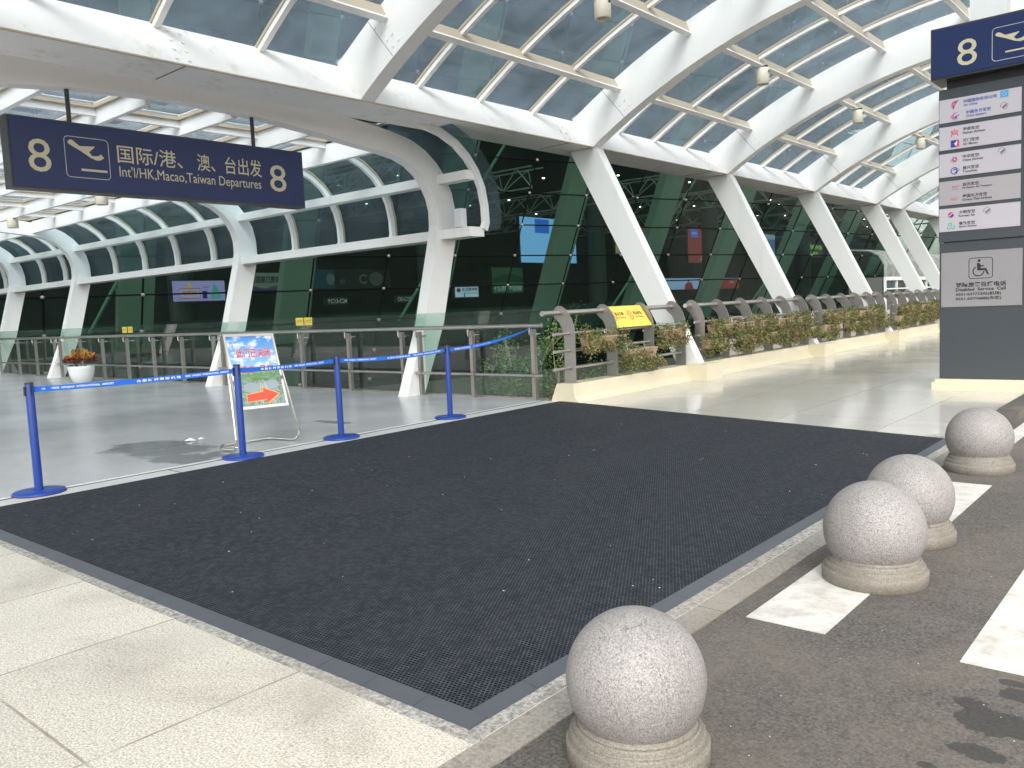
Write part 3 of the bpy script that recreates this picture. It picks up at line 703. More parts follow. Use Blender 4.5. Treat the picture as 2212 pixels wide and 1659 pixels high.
f.text(tx, 'Disabled  Service  Call', -3.02, 1.44, -2.385, 1.485, bold=.02)
f.text(tx, '0551-63777395(机场)', -3.02, 1.365, -2.44, 1.42, bold=.02); f.text(tx, '0551-63776888(东航)', -3.02, 1.30, -2.44, 1.355, bold=.02)
f.rrect(tx, -2.85, 1.615, -2.55, 1.905, .035, .0085)
bx0, bz0, sx = -2.80, 1.655, 1/1000
def wp(L): return [(-2.852+.31*((p[0]-1005)/530), 1.612+.3*((815-p[1]+ (p[0]-1270)*-.045)/470)) for p in L]
hd = wp([(1230, 420)])[0]; f.disc(tx, hd[0], hd[1], .0195)
f.poly(tx, wp([(1180, 490), (1200, 470), (1235, 470), (1258, 500), (1265, 520), (1265, 590), (1385, 585), (1450, 730), (1410, 725), (1360, 635), (1195, 640)]))
f.poly(tx, wp([(1258, 522), (1342, 520), (1325, 550), (1258, 553)]), .0025)
cc = wp([(1215, 655)])[0]; f.arc(tx, cc[0], cc[1], .068, 118, 358, .0145, n=30, ry=.066)
sub(tx, 'lettering', DARKTXT, pqo, pil)

# ------------------------------------------------------------------ queue stanchions with belts
def belt_text(mb, path, s0, s1, t, h, z_off=0., bold=.0):
    vs, fs = text_verts(t, bold); xs = [v[0] for v in vs]; ys = [v[1] for v in vs]
    x0, x1, y0, y1 = min(xs), max(xs), min(ys), max(ys); out = []
    for v in vs:
        s_ = s0+(v[0]-x0)/(x1-x0)*(s1-s0); p, t_ = path(s_); n = Vector((t_.y, -t_.x, 0)).normalized()
        out.append(p+Vector((0, 0, z_off+((v[1]-y0)/(y1-y0)-.5)*h))+n*.003)
    mb.add(out, fs, 0)
BELT = mat('blue_belt_webbing', (.012, .14, .62), .45, 0, .06, 20)
BELTX = mat('belt_lettering', (.8, .85, .9), .5)
stp = [(-8.22, 2.86), (-8.12, 4.89), (-8.19, 6.28), (-8.21, 8.19)]
endp = Vector((-8.36, 10.2, 1.15))
sl_ = ['nearest blue belt stanchion at the left edge, chipped round foot', 'blue belt stanchion standing in front of the leaning poster frame', 'blue belt stanchion just right of the poster frame', 'farthest blue belt stanchion, its belt tied up to the steel handrail']
for i, (x, y) in enumerate(stp):
    t = empty('queue_stanchion', (x, y, 0), sl_[i], 'stanchion', 'blue queue stanchions along the threshold')
    MB().lathe([(.0, 0), (.215, 0), (.222, .006), (.222, .014), (.21, .026), (.12, .034), (.06, .036)], (x, y, .003), 48).build('base', [BLUEP], t)
    if i == 0: MB().lathe([(.2235, .001), (.2235, .009)], (x, y, .003), 48).build('worn_rim', mat('rusty_rim', (.06, .025, .02), .8), t)
    MB().lathe([(.037, .03), (.037, .985), (.034, 1.0)], (x, y, .003), 28).build('post', BLUEP, t)
    cp = MB().lathe([(.0375, 1.0), (.037, 1.012), (.03, 1.018), (.0, 1.019)], (x, y, .003), 28)
    cp.box(x+.030, x+.0395, y-.006, y+.006, .90, .995); cp.box(x-.015, x+.015, y-.048, y-.034, .90, .985); cp.build('head_cap', BLACK, t)
    A = Vector((x, y+.038, .952)); B = Vector((stp[i+1][0], stp[i+1][1]-.04, .952)) if i < 3 else endp
    d = B-A; L_ = d.length; sag = (.012, .012, .03, .05)[i]
    def path(s_, A=A, B=B, d=d, sag=sag):
        q = s_; p = A+d*q; p = p-Vector((0, 0, sag*4*q*(1-q))); tt = d+Vector((0, 0, -sag*4*(1-2*q))); return p, tt.normalized()
    bm_ = MB(); n = 30; hw = .025
    vs = []
    for k in range(n+1):
        p, t_ = path(k/n); w = hw*(1 if i < 3 or k < n*.45 else 1-.72*(k-n*.45)/(n*.55))
        nn = Vector((t_.y, -t_.x, 0)).normalized()*.0012
        vs += [p-nn-Vector((0, 0, w)), p-nn+Vector((0, 0, w)), p+nn+Vector((0, 0, w)), p+nn-Vector((0, 0, w))]
    fs = []
    for k in range(n):
        a = 4*k; b = a+4
        for j in range(4): fs.append((a+j, a+(j+1) % 4, b+(j+1) % 4, b+j))
    bm_.add(vs, fs); bo_ = bm_.build('belt', BELT, t)
    tx = MB()
    if i == 0:
        belt_text(tx, path, .03, .048, '场', .020); belt_text(tx, path, .075, .36, 'HEFEI  XINQIAO  INTERNATIONAL  AIRPORT', .022, 0, .03)
        belt_text(tx, path, .47, .70, '合 肥 新 桥 国 际 机 场', .026, 0, .03); belt_text(tx, path, .725, .97, 'HEFEI  XINQIAO  INTERNATIONAL  AIRPORT', .022, 0, .03)
    elif i == 1: belt_text(tx, path, .20, .52, '合 肥 新 桥 国 际 机 场', .026, 0, .03); belt_text(tx, path, .55, .88, 'HEFEI  XINQIAO  INTERNATIONAL  AIRPORT', .022, 0, .03)
    elif i == 2:
        belt_text(tx, path, .04, .32, 'HEFEI  XINQIAO  INTERNATIONAL  AIRPORT', .022, 0, .03); belt_text(tx, path, .42, .64, '合 肥 新 桥 国 际 机 场', .025, 0, .03); belt_text(tx, path, .67, .95, 'HEFEI  XINQIAO  INTERNATIONAL  AIRPORT', .022, 0, .03)
    else: belt_text(tx, path, .06, .24, '合 肥 新 桥 国 际 机 场', .025, 0, .03); belt_text(tx, path, .27, .48, 'HEFEI  XINQIAO  INTERNATIONAL  AIRPORT', .015, 0, .01)
    sub(tx, 'belt_lettering', BELTX, bo_, t)

# ------------------------------------------------------------------ leaning poster frame
af = empty('poster_stand', (-8.6, 5.45, 0), 'chrome tube poster stand with blue sky poster and red arrow saying the door is closed', 'poster stand')
bo0, bo1 = Vector((-8.50, 5.10, .475)), Vector((-8.50, 5.79, .455))
to0, to1 = Vector((-8.70, 5.10, 1.335)), Vector((-8.70, 5.755, 1.33))
u = (bo1-bo0).normalized(); v = ((to0+to1)/2-(bo0+bo1)/2).normalized(); nrm = u.cross(v).normalized()
Wd, Hd = .665, .885
f = Face(bo0, u, v)
fr_ = MB()
def bar(f, mb, a0, b0, a1, b1, h0, h1, mi=0):
    mb.hexa([f.pt(a0, b0, h0), f.pt(a1, b0, h0), f.pt(a1, b1, h0), f.pt(a0, b1, h0)], [f.pt(a0, b0, h1), f.pt(a1, b0, h1), f.pt(a1, b1, h1), f.pt(a0, b1, h1)], mi)
w = .03
bar(f, fr_, 0, 0, Wd, w, -.02, .012); bar(f, fr_, 0, Hd-w, Wd, Hd, -.02, .012); bar(f, fr_, 0, w, w, Hd-w, -.02, .012); bar(f, fr_, Wd-w, w, Wd, Hd-w, -.02, .012)
fr_.build('frame', CHROME, af)
def poster_mat():
    m = mat('sky_and_airport_poster', (.2, .5, .8), .35); g = N(m); p = g.pos()
    sep = g.n('SeparateXYZ'); g.L(p, sep.inputs[0]); Z = sep.outputs[2]
    cl = g.noise(g.mapping(p, (1, 1, 1.6)), 7, 6, .55)
    skyc = g.mix(g.range(Z, .85, 1.3), (.30, .58, .82), (.05, .25, .66))
    skyc = g.mix(g.range(cl, .5, .62), skyc, (.78, .80, .84))
    gn = g.noise(g.mapping(p, (1, 1, 2.2)), 9, 4, .6, 1.2)
    grd = g.ramp(gn, [(.3, (.10, .22, .08)), (.45, (.14, .26, .22)), (.52, (.42, .45, .45)), (.6, (.20, .30, .20)), (.7, (.10, .16, .14))])
    grd = g.mix(g.range(Z, .78, .86), grd, (.12, .34, .08))
    c = g.mix(g.range(Z, .875, .905), grd, skyc); g.L(c, g.b.inputs['Base Color']); g.b.inputs['Coat Weight'].default_value = .25
    return m
ps = MB(); bar(f, ps, w, w, Wd-w, Hd-w, -.006, .004); po = ps.build('poster', poster_mat(), af)
tx = MB(); m_ = .004
f.text(tx, '此门已关闭', .115, .60, .575, .715, h=.0055, mi=2, bold=.05); f.text(tx, '此门已关闭', .12, .605, .57, .71, h=.0065, mi=0, bold=.015)
f.text(tx, '请走4号门', .13, .405, .575, .515, h=.0055, mi=2, bold=.05); f.text(tx, '请走4号门', .135, .41, .57, .51, h=.0065, mi=0, bold=.015)
ar = [(.14, .085), (.15, .165), (.37, .19), (.365, .235), (.565, .155), (.40, .055), (.395, .10)]
f.poly(tx, [(.13, .075), (.14, .175), (.358, .2), (.35, .252), (.59, .157), (.405, .038), (.398, .09)], .0055, 3)
f.poly(tx, ar, .0065, 1)
for (a, b, c_, d_) in ((.30, .03, .355, .30), (.335, .03, .375, .30), (.48, .05, .385, .33), (.50, .05, .40, .33)): f.line(tx, [(a, b), (c_, d_)], .008, .005, 2)
f.disc(tx, .30, .345, .05, .0048, 4, 20, .022); f.disc(tx, .43, .335, .045, .0048, 4, 20, .02); f.disc(tx, .23, .245, .11, .0048, 5, 24, .06); f.disc(tx, .50, .27, .10, .0048, 5, 24, .05)
sub(tx, 'lettering', [redm, mat('arrow_red', (.80, .10, .06), .5), whitem, mat('arrow_outline', (.85, .5, .12), .5), mat('poster_green', (.16, .28, .06), .5), mat('poster_grey', (.36, .42, .44), .5)], po, af)
leg = MB(); FLp, FRp = (-8.53, 5.05, .022), (-8.53, 5.88, .022)
def rnd(pts, r=.06, n=5):
    P = [Vector(p) for p in pts]; out = [P[0]]
    for i in range(1, len(P)-1):
        a = (P[i-1]-P[i]).normalized(); b = (P[i+1]-P[i]).normalized(); s0 = P[i]+a*r; s1 = P[i]+b*r
        for k in range(n+1):
            q = k/n; out.append(s0*(1-q)**2+P[i]*2*q*(1-q)+s1*q**2)
    return out+[P[-1]]
pr_ = [f.pt(Wd+.018, .46, -.004), Vector((-8.50, 5.90, .10)), Vector((-8.55, 5.87, .022)), Vector((-9.0, 5.80, .022)), Vector((-9.04, 5.18, .022)), Vector((-8.80, 5.02, .022)), Vector((-8.53, 5.06, .022)), Vector((-8.49, 5.04, .10)), f.pt(-.018, .46, -.004)]
leg.tube(rnd(pr_, .05), .0145, 12); leg.build('tube_leg', CHROME, af)

# ------------------------------------------------------------------ potted croton
pp = empty('potted_plant', (-23.6, 9.55, 0), 'white round pot of orange and red leaves by the glass balustrade', 'potted plant')
MB().lathe([(.20, 0), (.23, .01), (.31, .22), (.335, .38), (.34, .43), (.325, .44), (.30, .43), (.29, .36), (.0, .36)], (-23.6, 9.55, 0), 36).build('pot', mat('white_ceramic', (.80, .81, .80), .25), pp)
cro = [mat('croton_orange', (.55, .20, .03), .5), mat('croton_red', (.35, .05, .02), .5), mat('croton_green', (.12, .16, .03), .5), mat('croton_dark', (.06, .02, .015), .6), mat('croton_yellow', (.62, .36, .05), .5)]
lf = MB()
for k in range(330):
    a = random.uniform(0, 6.28); el = random.random()**.7; rr = .40*math.sqrt(random.random()); z = .50+.36*(1-(rr/.42)**2)*random.uniform(.3, 1)
    c = Vector((-23.6+rr*math.cos(a), 9.55+rr*math.sin(a), z)); out_ = Vector((math.cos(a)*(.3+rr), math.sin(a)*(.3+rr), .7)).normalized()
    sd = out_.cross(Vector((random.uniform(-1, 1), random.uniform(-1, 1), random.uniform(-1, 1)))).normalized(); L_ = random.uniform(.08, .14); w_ = L_*.28
    mi = random.choice([0, 0, 0, 4, 4, 2, 1]) if z > .62 else random.choice([1, 3, 3, 3])
    lf.add([c, c+out_*L_*.5+sd*w_, c+out_*L_, c+out_*L_*.5-sd*w_], [(0, 1, 2, 3)], mi)
lf.build('foliage', cro, pp)
sm_ = MB()
for k in range(14):
    a = random.uniform(0, 6.28); sm_.tube([(-23.6+.08*math.cos(a), 9.55+.08*math.sin(a), .36), (-23.6+.2*math.cos(a), 9.55+.2*math.sin(a), .6)], .008, 5)
sm_.build('stems', MATS['croton_dark'], pp)

# ------------------------------------------------------------------ litter on the entrance floor
lt = MB(); random.seed(3)
for (x, y, r_) in ((-9.92, 5.25, .07), (-9.9, 5.38, .045)):
    ring = []
    for k in range(9):
        a = k*.698; ring.append((x+r_*random.uniform(.5, 1.2)*math.cos(a), y+r_*random.uniform(.5, 1.2)*math.sin(a), .004+random.random()*.012))
    lt.add([(x, y, .055*random.uniform(.5, 1))]+ring, [(0, k+1, (k+1) % 9+1) for k in range(9)])
tag(lt.build('litter', mat('white_paper', (.8, .8, .8), .6)), 'crumpled white scrap of paper lying on the grey floor', 'litter')

# ------------------------------------------------------------------ glass balustrade with steel handrail
gb = empty('glass_balustrade', (-8.37, 10.28, 0), 'glass balustrade with steel posts and tubular handrails along the far side of the entrance floor', 'balustrade')
px_ = [-8.37, -9.71, -11.0, -11.46, -13.0, -14.54, -16.08, -17.62, -18.0, -19.47, -20.94, -22.4, -23.9, -25.35, -26.82, -27.2, -28.7, -30.2, -31.9, -32.5, -34, -35.5, -37]
for x in px_:
    p = MB().box(x-.035, x+.035, 10.255, 10.325, 0, 1.14); po_ = p.build('rail_post', STEELP, gb)
    c = MB().tube(rnd([(x, 10.255, 1.05), (x, 10.20, 1.05), (x, 10.20, 1.175)], .03, 4), .016, 8); c.tube([(x+.03, 10.33, 1.06), (x+.03, 10.43, 1.06)], .012, 8).tube([(x+.03, 10.325, 1.06), (x+.03, 10.34, 1.06)], .024, 10)
    c.tube([(x, 10.26, .405), (x, 10.19, .405)], .014, 8); sub(c, 'bracket', CHROME, po_, gb)
MB().tube([(-8.12, 10.20, 1.20), (-38, 10.20, 1.20)], .034, 16).build('handrail', STEEL, gb)
lr = MB().tube([(-8.15, 10.19, .41), (-38, 10.19, .41)], .024, 14)
for x in px_[1:6]: lr.tube([(x+.12, 10.19, .41), (x+.135, 10.19, .41)], .0255, 14, 1)
lr.build('lower_rail', [STEEL, BLACK], gb)
gx = [-8.25]+[x-.04 for x in px_[1:] if x not in (-11.46, -18.0, -27.2, -32.5)]
gx = [-8.25, -9.74, -11.10, -13.03, -14.57, -16.1, -17.66, -19.5, -20.97, -22.43, -23.93, -25.38, -26.85, -28.73, -30.2, -31.9, -34, -35.5, -38]
for k, (a, b) in enumerate(zip(gx[:-1], gx[1:])): MB().box(b+.006, a-.006, 10.425, 10.439, .02, 1.46 if k != 5 else 1.45).build('glass_pane', G_RAIL, gb)
MB().box(-38, -8.2, 10.40, 10.46, .0, .03).build('floor_channel', STEELP, gb)
def warn(x, y, z, label, w=.26, h=.16):
    t = empty('warning_sign', (x, y, z), label, 'warning sign', 'small yellow warning signs on the balustrade glass')
    MB().box(x-w/2, x+w/2, y-.006, y, z-h/2, z+h/2).build('sign_plate', YELLOW, t)
    f = Face((x-w/2, y-.006, z-h/2), (1, 0, 0), (0, 0, 1)); q = MB()
    f.arc(q, .06, h/2, .032, 0, 360, .008, mi=0); f.line(q, [(.04, h/2+.02), (.08, h/2-.02)], .007, mi=0); f.text(q, '禁止攀爬', .105, h*.5, .24, h*.72, mi=1, bold=.01); f.text(q, 'No Climbing', .11, h*.27, .235, h*.42, mi=1)
    q.build('print', [RED, DARKTXT], t)
for x, z, lb in ((-14.75, 1.40, 'left one of the two yellow signs on the glass right of the poster stand'), (-14.45, 1.40, 'right one of the two yellow signs on the glass right of the poster stand'), (-22.75, 1.36, 'left one of the two yellow signs on the glass right of the potted plant'), (-22.42, 1.36, 'right one of the two yellow signs on the glass right of the potted plant')): warn(x, 10.422, z, lb)

# ------------------------------------------------------------------ low cream wall with column footings
wl = empty('low_wall', (-7.8, 10.3, 0), 'low cream painted wall with square footing blocks edging the granite walkway', 'wall')
prof = [(-7.50, 0), (-7.56, .045), (-7.60, .09), (-7.615, .285), (-7.93, .285), (-8.05, 0)]
MB().prism([(-7.80, 10.33), (-7.80, 70), (-7.80, 70)][:0] or prof, 'y', 10.28, 70).build('wall_body', CREAM, wl)
for Yr in RIBY[4:]: MB().box(-7.62, -7.22, Yr-.34, Yr+.30, 0, .30).build('footing_block', CREAM, wl)

# ------------------------------------------------------------------ steel railing sections with hooked plates
k97 = lambda x, z: (x*.97, 1.5-(1.5-z)*.97)
PL = [k97(*p) for p in [(-8.12, .25), (-7.90, .25), (-7.885, 1.02), (-7.90, 1.14), (-7.94, 1.26), (-8.0, 1.36), (-8.07, 1.44), (-8.15, 1.485), (-8.22, 1.485), (-8.28, 1.44), (-8.305, 1.37), (-8.29, 1.31), (-8.24, 1.26), (-8.17, 1.20), (-8.13, 1.12), (-8.10, 1.0)]]
sec = [([10.43, 11.61, 12.77, 13.9], 'first steel railing section from the corner, with the yellow sign'), ([14.65, 15.7, 16.78, 17.85, 18.9, 19.92], 'second steel railing section, full of hanging flower boxes'), ([20.8, 21.8, 22.9, 23.95, 25.0, 25.85], 'third steel railing section along the low wall'),
       ([27.0, 28.05, 29.15, 30.25, 31.35, 32.4], 'fourth steel railing section, running behind the grey pillar'), ([33.4+1.07*k for k in range(6)], 'steel railing section hidden behind the grey pillar')]
for ys, lb in sec:
    t = empty('steel_railing', (-7.76, ys[0], .285), lb, 'railing', 'hooked steel railing sections on the low wall')
    for y in ys:
        pm = MB().prism(PL, 'y', y-.009, y+.009); po_ = pm.build('hooked_plate', STEELP, t)
        sub(MB().tube([(-7.955, y-.045, 1.38), (-7.955, y+.045, 1.38)], .05, 14), 'collar', STEEL, po_, t)
        for z in (1.055, .79, .52): sub(MB().tube([(-7.775, y-.035, z), (-7.775, y+.035, z)], .033, 12), 'collar', STEEL, po_, t)
        sub(MB().box(-7.90, -7.645, y-.05, y+.05, .283, .291, 0), 'base_plate', STEEL, po_, t)
    y0, y1 = ys[0]-(.42 if ys[0] < 11 else .2), ys[-1]+.045
    MB().tube([(-7.955, y0, 1.38), (-7.955, y1, 1.38)], .041, 16).build('top_rail', STEEL, t)
    for z in (1.055, .79, .52): MB().tube([(-7.775, y0+.03, z), (-7.775, y1, z)], .025, 12).build('lower_rail', STEEL, t)
# yellow sign between second and third plate
ys_ = empty('railing_sign', (-7.7, 12.1, 1.08), 'yellow no climbing and no tossing sign fixed to the steel railing', 'warning sign')
o_ = Vector((-7.665, 11.64, 1.083)); vv = (Vector((-7.905, 11.64, 1.44))-o_).normalized(); f = Face(o_, (0, 1, 0), vv); Ls = 1.10; Hs = .43
q = MB(); bar(f, q, 0, 0, Ls, Hs, -.006, .0); q.build('sign_plate', YELLOW, ys_)
q = MB(); f.text(q, '禁止攀爬', .17, .235, .42, .305, mi=1, bold=.03); f.text(q, 'No Climbing', .19, .165, .42, .215, mi=1, bold=.0)
f.text(q, '禁止抛物', .73, .235, .98, .305, mi=1, bold=.03); f.text(q, 'No Tossing', .75, .165, .98, .215, mi=1)
for cx in (.10, .61): f.arc(q, cx, .235, .07, 0, 360, .014, mi=0, n=30, ry=.085); f.line(q, [(cx-.04, .29), (cx+.045, .18)], .012, mi=0); f.line(q, [(cx-.02, .28), (cx, .25), (cx-.015, .2), (cx-.03, .19)], .012, mi=0); f.line(q, [(cx, .25), (cx+.03, .262)], .01, mi=0)
q.build('print', [RED, mat('olive_print', (.04, .035, .015), .5)], ys_)

# ------------------------------------------------------------------ planter boxes with trailing foliage
leafm = [mat('leaf_olive', (.19, .185, .06), .6), mat('leaf_green', (.08, .13, .04), .6), mat('leaf_rust', (.17, .085, .035), .7), mat('leaf_yellowgreen', (.32, .28, .10), .6), mat('twig_brown', (.13, .085, .05), .8), mat('flower_pink', (.55, .06, .10), .5)]
def trail(seed, ln, drop):
    rg = random.Random(seed); mb = MB()
    bl = [(rg.uniform(-ln/2, ln/2), rg.uniform(.0, .24), rg.uniform(-drop, .10), rg.uniform(.07, .13)) for _ in range(32)]
    for (by, bx, bz, br) in bl:
        wm = rg.choice([[0, 0, 1, 3], [0, 1, 1, 3], [0, 1, 3, 1], [0, 2, 3, 0], [2, 4, 0, 1]])
        for k in range(75):
            d = Vector((rg.gauss(0, 1), rg.gauss(0, 1), rg.gauss(0, 1))).normalized()*br*rg.random()**.4
            c = Vector((bx, by, bz))+d; a = Vector((rg.gauss(0, 1), rg.gauss(0, 1), rg.gauss(0, 1))).normalized(); b = a.cross(Vector((rg.gauss(0, 1), rg.gauss(0, 1), rg.gauss(0, 1)))).normalized()
            L_ = rg.uniform(.012, .028); mb.add([c-a*L_, c+b*L_*.6, c+a*L_, c-b*L_*.6], [(0, 1, 2, 3)], rg.choice(wm))
    for k in range(16):
        y = rg.uniform(-ln/2, ln/2); x = rg.uniform(.02, .16); z = -drop*rg.uniform(.6, 1.0); p = [(x, y, z+.12)]
        for j in range(4): p.append((p[-1][0]+rg.uniform(-.03, .03), p[-1][1]+rg.uniform(-.04, .04), p[-1][2]-rg.uniform(.01, .06)))
        mb.tube(p, .0022, 4, 4, False)
    for k in range(2): mb.sphere((rg.uniform(.1, .22), rg.uniform(-ln/2, ln/2), rg.uniform(-drop, .1)), .011, 6, 4, 5)
    return mb
BOXM = mat('terracotta_planter', (.42, .30, .20), .7, 0, .1, 8)
protos = []
spots = []
# (y centre, upper row?, seed)
for (y, upr) in ((11.40, 1), (12.62, 0), (13.75, 1), (15.45, 0), (15.75, 1), (16.7, 1), (16.95, 0), (17.85, 1), (18.0, 0), (18.85, 1), (19.3, 0), (20.0, 1), (20.35, 0), (21.75, 0), (22.0, 1), (23.3, 1), (23.55, 0), (24.5, 1), (24.7, 0), (25.6, 1), (26.1, 0), (28.2, 0), (28.4, 1), (29.5, 1), (29.9, 0), (30.7, 1), (31.2, 0), (32.0, 1), (32.6, 0), (33.2, 1)):
    spots.append((y, upr))
uprow = 0; lorow = 0
ordn = ['first', 'second', 'third', 'fourth', 'fifth', 'sixth', 'seventh', 'eighth', 'ninth', 'tenth', 'eleventh', 'twelfth', 'thirteenth', 'fourteenth', 'fifteenth', 'sixteenth', 'seventeenth']
cu = cl_ = 0
for i, (y, upr) in enumerate(spots):
    z = .93 if upr else .66
    if upr: cu += 1; lb = f'{ordn[cu-1]} trailing flower box from the corner in the upper row on the steel railing'
    else: cl_ += 1; lb = f'{ordn[cl_-1]} trailing flower box from the corner in the lower row on the steel railing'
    if i < 4:
        t = empty('planter_box', (0, 0, 0), lb, 'planter', 'flower boxes hung on the steel railing')
        ln = (.86, .92, .8, .78)[i]
        b = MB(); o = ((-.0, .02), (.17, .04), (.13, -.14), (.02, -.14))
        b.hexa([(.02, -ln/2+.03, -.14), (.13, -ln/2+.03, -.14), (.13, ln/2-.03, -.14), (.02, ln/2-.03, -.14)], [(.0, -ln/2, .02), (.17, -ln/2, .02), (.17, ln/2, .02), (.0, ln/2, .02)])
        b.box(-.005, .178, -ln/2-.006, ln/2+.006, .012, .03); b.build('box', BOXM, t)
        hk = MB()
        for yy in (-ln*.3, ln*.3): hk.tube([(.02, yy, .02), (-.01, yy, .12), (-.04, yy, .14), (-.06, yy, .11)], .006, 6)
        hk.build('hook', STEEL, t)
        trail(11+i, ln+.08, (.20, .30, .26, .24)[i]).build('foliage', leafm, t)
        protos.append(t)
    else:
        t = copy_tree(protos[i % 4])
    t.location = (-7.71, y*.97, z+.02); t['label'] = lb
    if i >= 4: t.scale = (1, (-1 if i % 2 else 1)*random.uniform(.85, 1.0), 1)

# ------------------------------------------------------------------ stone ball bollards
bl_ = [((-1.456, 2.25), .2305, 'nearest granite ball bollard at the bottom edge'), ((-1.375, 4.44), .251, 'granite ball bollard on the white stripe, second from the camera'), ((-1.433, 5.285), .2475, 'granite ball bollard half hidden behind another one, third from the camera'), ((-1.524, 7.61), .25, 'farthest granite ball bollard, with cracks, by the end of the raised kerb')]
for i, ((x, y), r_, lb) in enumerate(bl_):
    t = empty('ball_bollard', (x, y, 0), lb, 'bollard', 'granite ball bollards along the kerb')
    zc = .265; h0 = zc-.118; pr_ = []
    a0 = math.asin(-(zc-.135)/r_)
    pr_ = [(r_*math.cos(a0), .135)]+[(max(r_*math.cos(a0+(math.pi/2-a0)*k/28), 0), zc+r_*math.sin(a0+(math.pi/2-a0)*k/28)) for k in range(1, 29)]
    o = MB().lathe([(p[0], p[1]) for p in pr_], (x, y, 0), 72).build('ball', BALL, t)
    rb = r_*1.0
    MB().lathe([(rb*.985, -.01), (rb*1.03, .004), (rb*1.035, .058), (rb*1.01, .068), (rb*.985, .066), (rb*.982, .072), (rb*.975, .090), (rb*.95, .099), (rb*.925, .096), (rb*.922, .103), (rb*.91, .118), (rb*.885, .124), (rb*.865, .120), (rb*.862, .132), (rb*.85, .137), (0, .137)], (x, y, 0), 72).build('base', BASEST, t)
    t.rotation_euler = (0, 0, i*1.3+.4)

# ------------------------------------------------------------------ terminal building
FP = [(-46, -14), (-44.5, 0), (-42.8, 8), (-41, 14), (-39.3, 20.5), (-37.9, 27), (-36.4, 32), (-35.2, 36.3), (-34.1, 40.4), (-32.9, 44.4), (-31.7, 48.7), (-30.4, 52.9), (-28.9, 58.5), (-27.6, 64), (-26.7, 69.2), (-25.9, 74.5), (-24.6, 83), (-22.5, 96), (-19, 115), (-12, 145)]
def curve_pts():
    P = [Vector(p) for p in FP]; out = []
    for i in range(len(P)-1):
        p0 = P[max(i-1, 0)]; p1 = P[i]; p2 = P[i+1]; p3 = P[min(i+2, len(P)-1)]
        for k in range(10):
            t = k/10; out.append(.5*((2*p1)+(-p0+p2)*t+(2*p0-5*p1+4*p2-p3)*t*t+(-p0+3*p1-3*p2+p3)*t**3))
    return out+[P[-1]]
CP = curve_pts(); SL = [0]
for a, b in zip(CP[:-1], CP[1:]): SL.append(SL[-1]+(b-a).length)
def fac(s_, z, back=0.):
    s_ = min(max(s_, 0), SL[-1]-.01); i = 0
    lo, hi = 0, len(SL)-1
    while hi-lo > 1:
        md = (lo+hi)//2
        if SL[md] <= s_: lo = md
        else: hi = md
    i = lo; t = (s_-SL[i])/(SL[i+1]-SL[i]); p = CP[i].lerp(CP[i+1], t); d = (CP[i+1]-CP[i]).normalized()
    n = Vector((d.y, -d.x))        # outward (+X side)
    q = p+n*(.52*(z-4.72)-back)
    return Vector((q.x, q.y, z))
s_ref = None
best = 1e9
for s_, p in zip(SL, CP):
    if (p-Vector((-36.4, 32))).length < best: best = (p-Vector((-36.4, 32))).length; s_ref = s_
DS = 4.35; ROWS = [2.92+1.8*k for k in range(-3, 14)]
ZT, ZB = 27.2, -3.0
term = empty('terminal_building', (-42, 30, -3.0), 'huge airport terminal with dark outward leaning glass facade on point fixings', 'building')
NS = 70
gm = MB(); vs = []; fs = []
for k in range(NS+1):
    s_ = SL[-1]*k/NS; vs += [fac(s_, ZB), fac(s_, ZT), fac(s_, ZT, .03), fac(s_, ZB, .03)]
for k in range(NS):
    a = 4*k; b = a+4; fs += [(a, b, b+1, a+1), (a+3, a+2, b+2, b+3)]
gm.add(vs, fs); gm.build('facade_glass', G_FACADE, term)
sN = [s_ref+DS*k for k in range(-12, 26)]
sN = [s_ for s_ in sN if 0 < s_ < SL[-1]]
CABLE = mat('facade_joint_black', (.004, .005, .005), .9, spec=.05)
cab = MB()
for s_ in sN: cab.tube([fac(s_, ZB, -.01), fac(s_, ZT, -.01)], .05, 4, smooth=False)
for z in ROWS:
    cab.tube([fac(SL[-1]*k/90, z, -.01) for k in range(91)], .04, 4, smooth=False)
cab.build('glazing_joints', CABLE, term)
fitm = mat('cast_steel_fitting', (.17, .16, .155), .5, .3); rest = MB(); cnt = 0
for s_ in sN:
    for z in ROWS:
        p = fac(s_, z, -.06); d = p-CAM; zc = d.dot(FW); X = PW/2+F*d.dot(RT)/zc if zc > 0 else -1
        if zc > 0 and -60 < X < 2050 and 2.5 < z < 11 and cnt < 96:
            MB().sphere(p, .095, 10, 6).build('spider_fitting', fitm, term); cnt += 1
        else: rest.sphere(p, .12, 6, 4)
ro_ = rest.build('distant_fittings', fitm, term); ro_['kind'] = 'stuff'
GCOL = mat('green_inclined_column', (.23, .29, .255), .6, emis=(.10, .27, .19), estr=0)
for k in range(-5, 16):
    s_ = s_ref+DS*(.98-4+1.93*k+{2: .12, 3: .24, 4: .14}.get(k, 0))
    if not 2 < s_ < SL[-1]-3: continue
    a = [fac(s_-.85, ZB, .9), fac(s_+.85, ZB, .9), fac(s_+.85, ZB, 1.7), fac(s_-.85, ZB, 1.7)]
    b = [fac(s_-.85, ZT, .9), fac(s_+.85, ZT, .9), fac(s_+.85, ZT, 1.7), fac(s_-.85, ZT, 1.7)]
    MB().hexa(a, b).build('inclined_column', GCOL, term)
    c_ = s_+DS*.9
    p0, p1 = fac(s_-2.2, 1.0, 1.2), fac(s_+3.2, 12, 1.2)
    if k % 2 == 0: MB().tube([p0, p1], .09, 6).build('brace', mat('green_brace', (.16, .28, .22), .6), term)
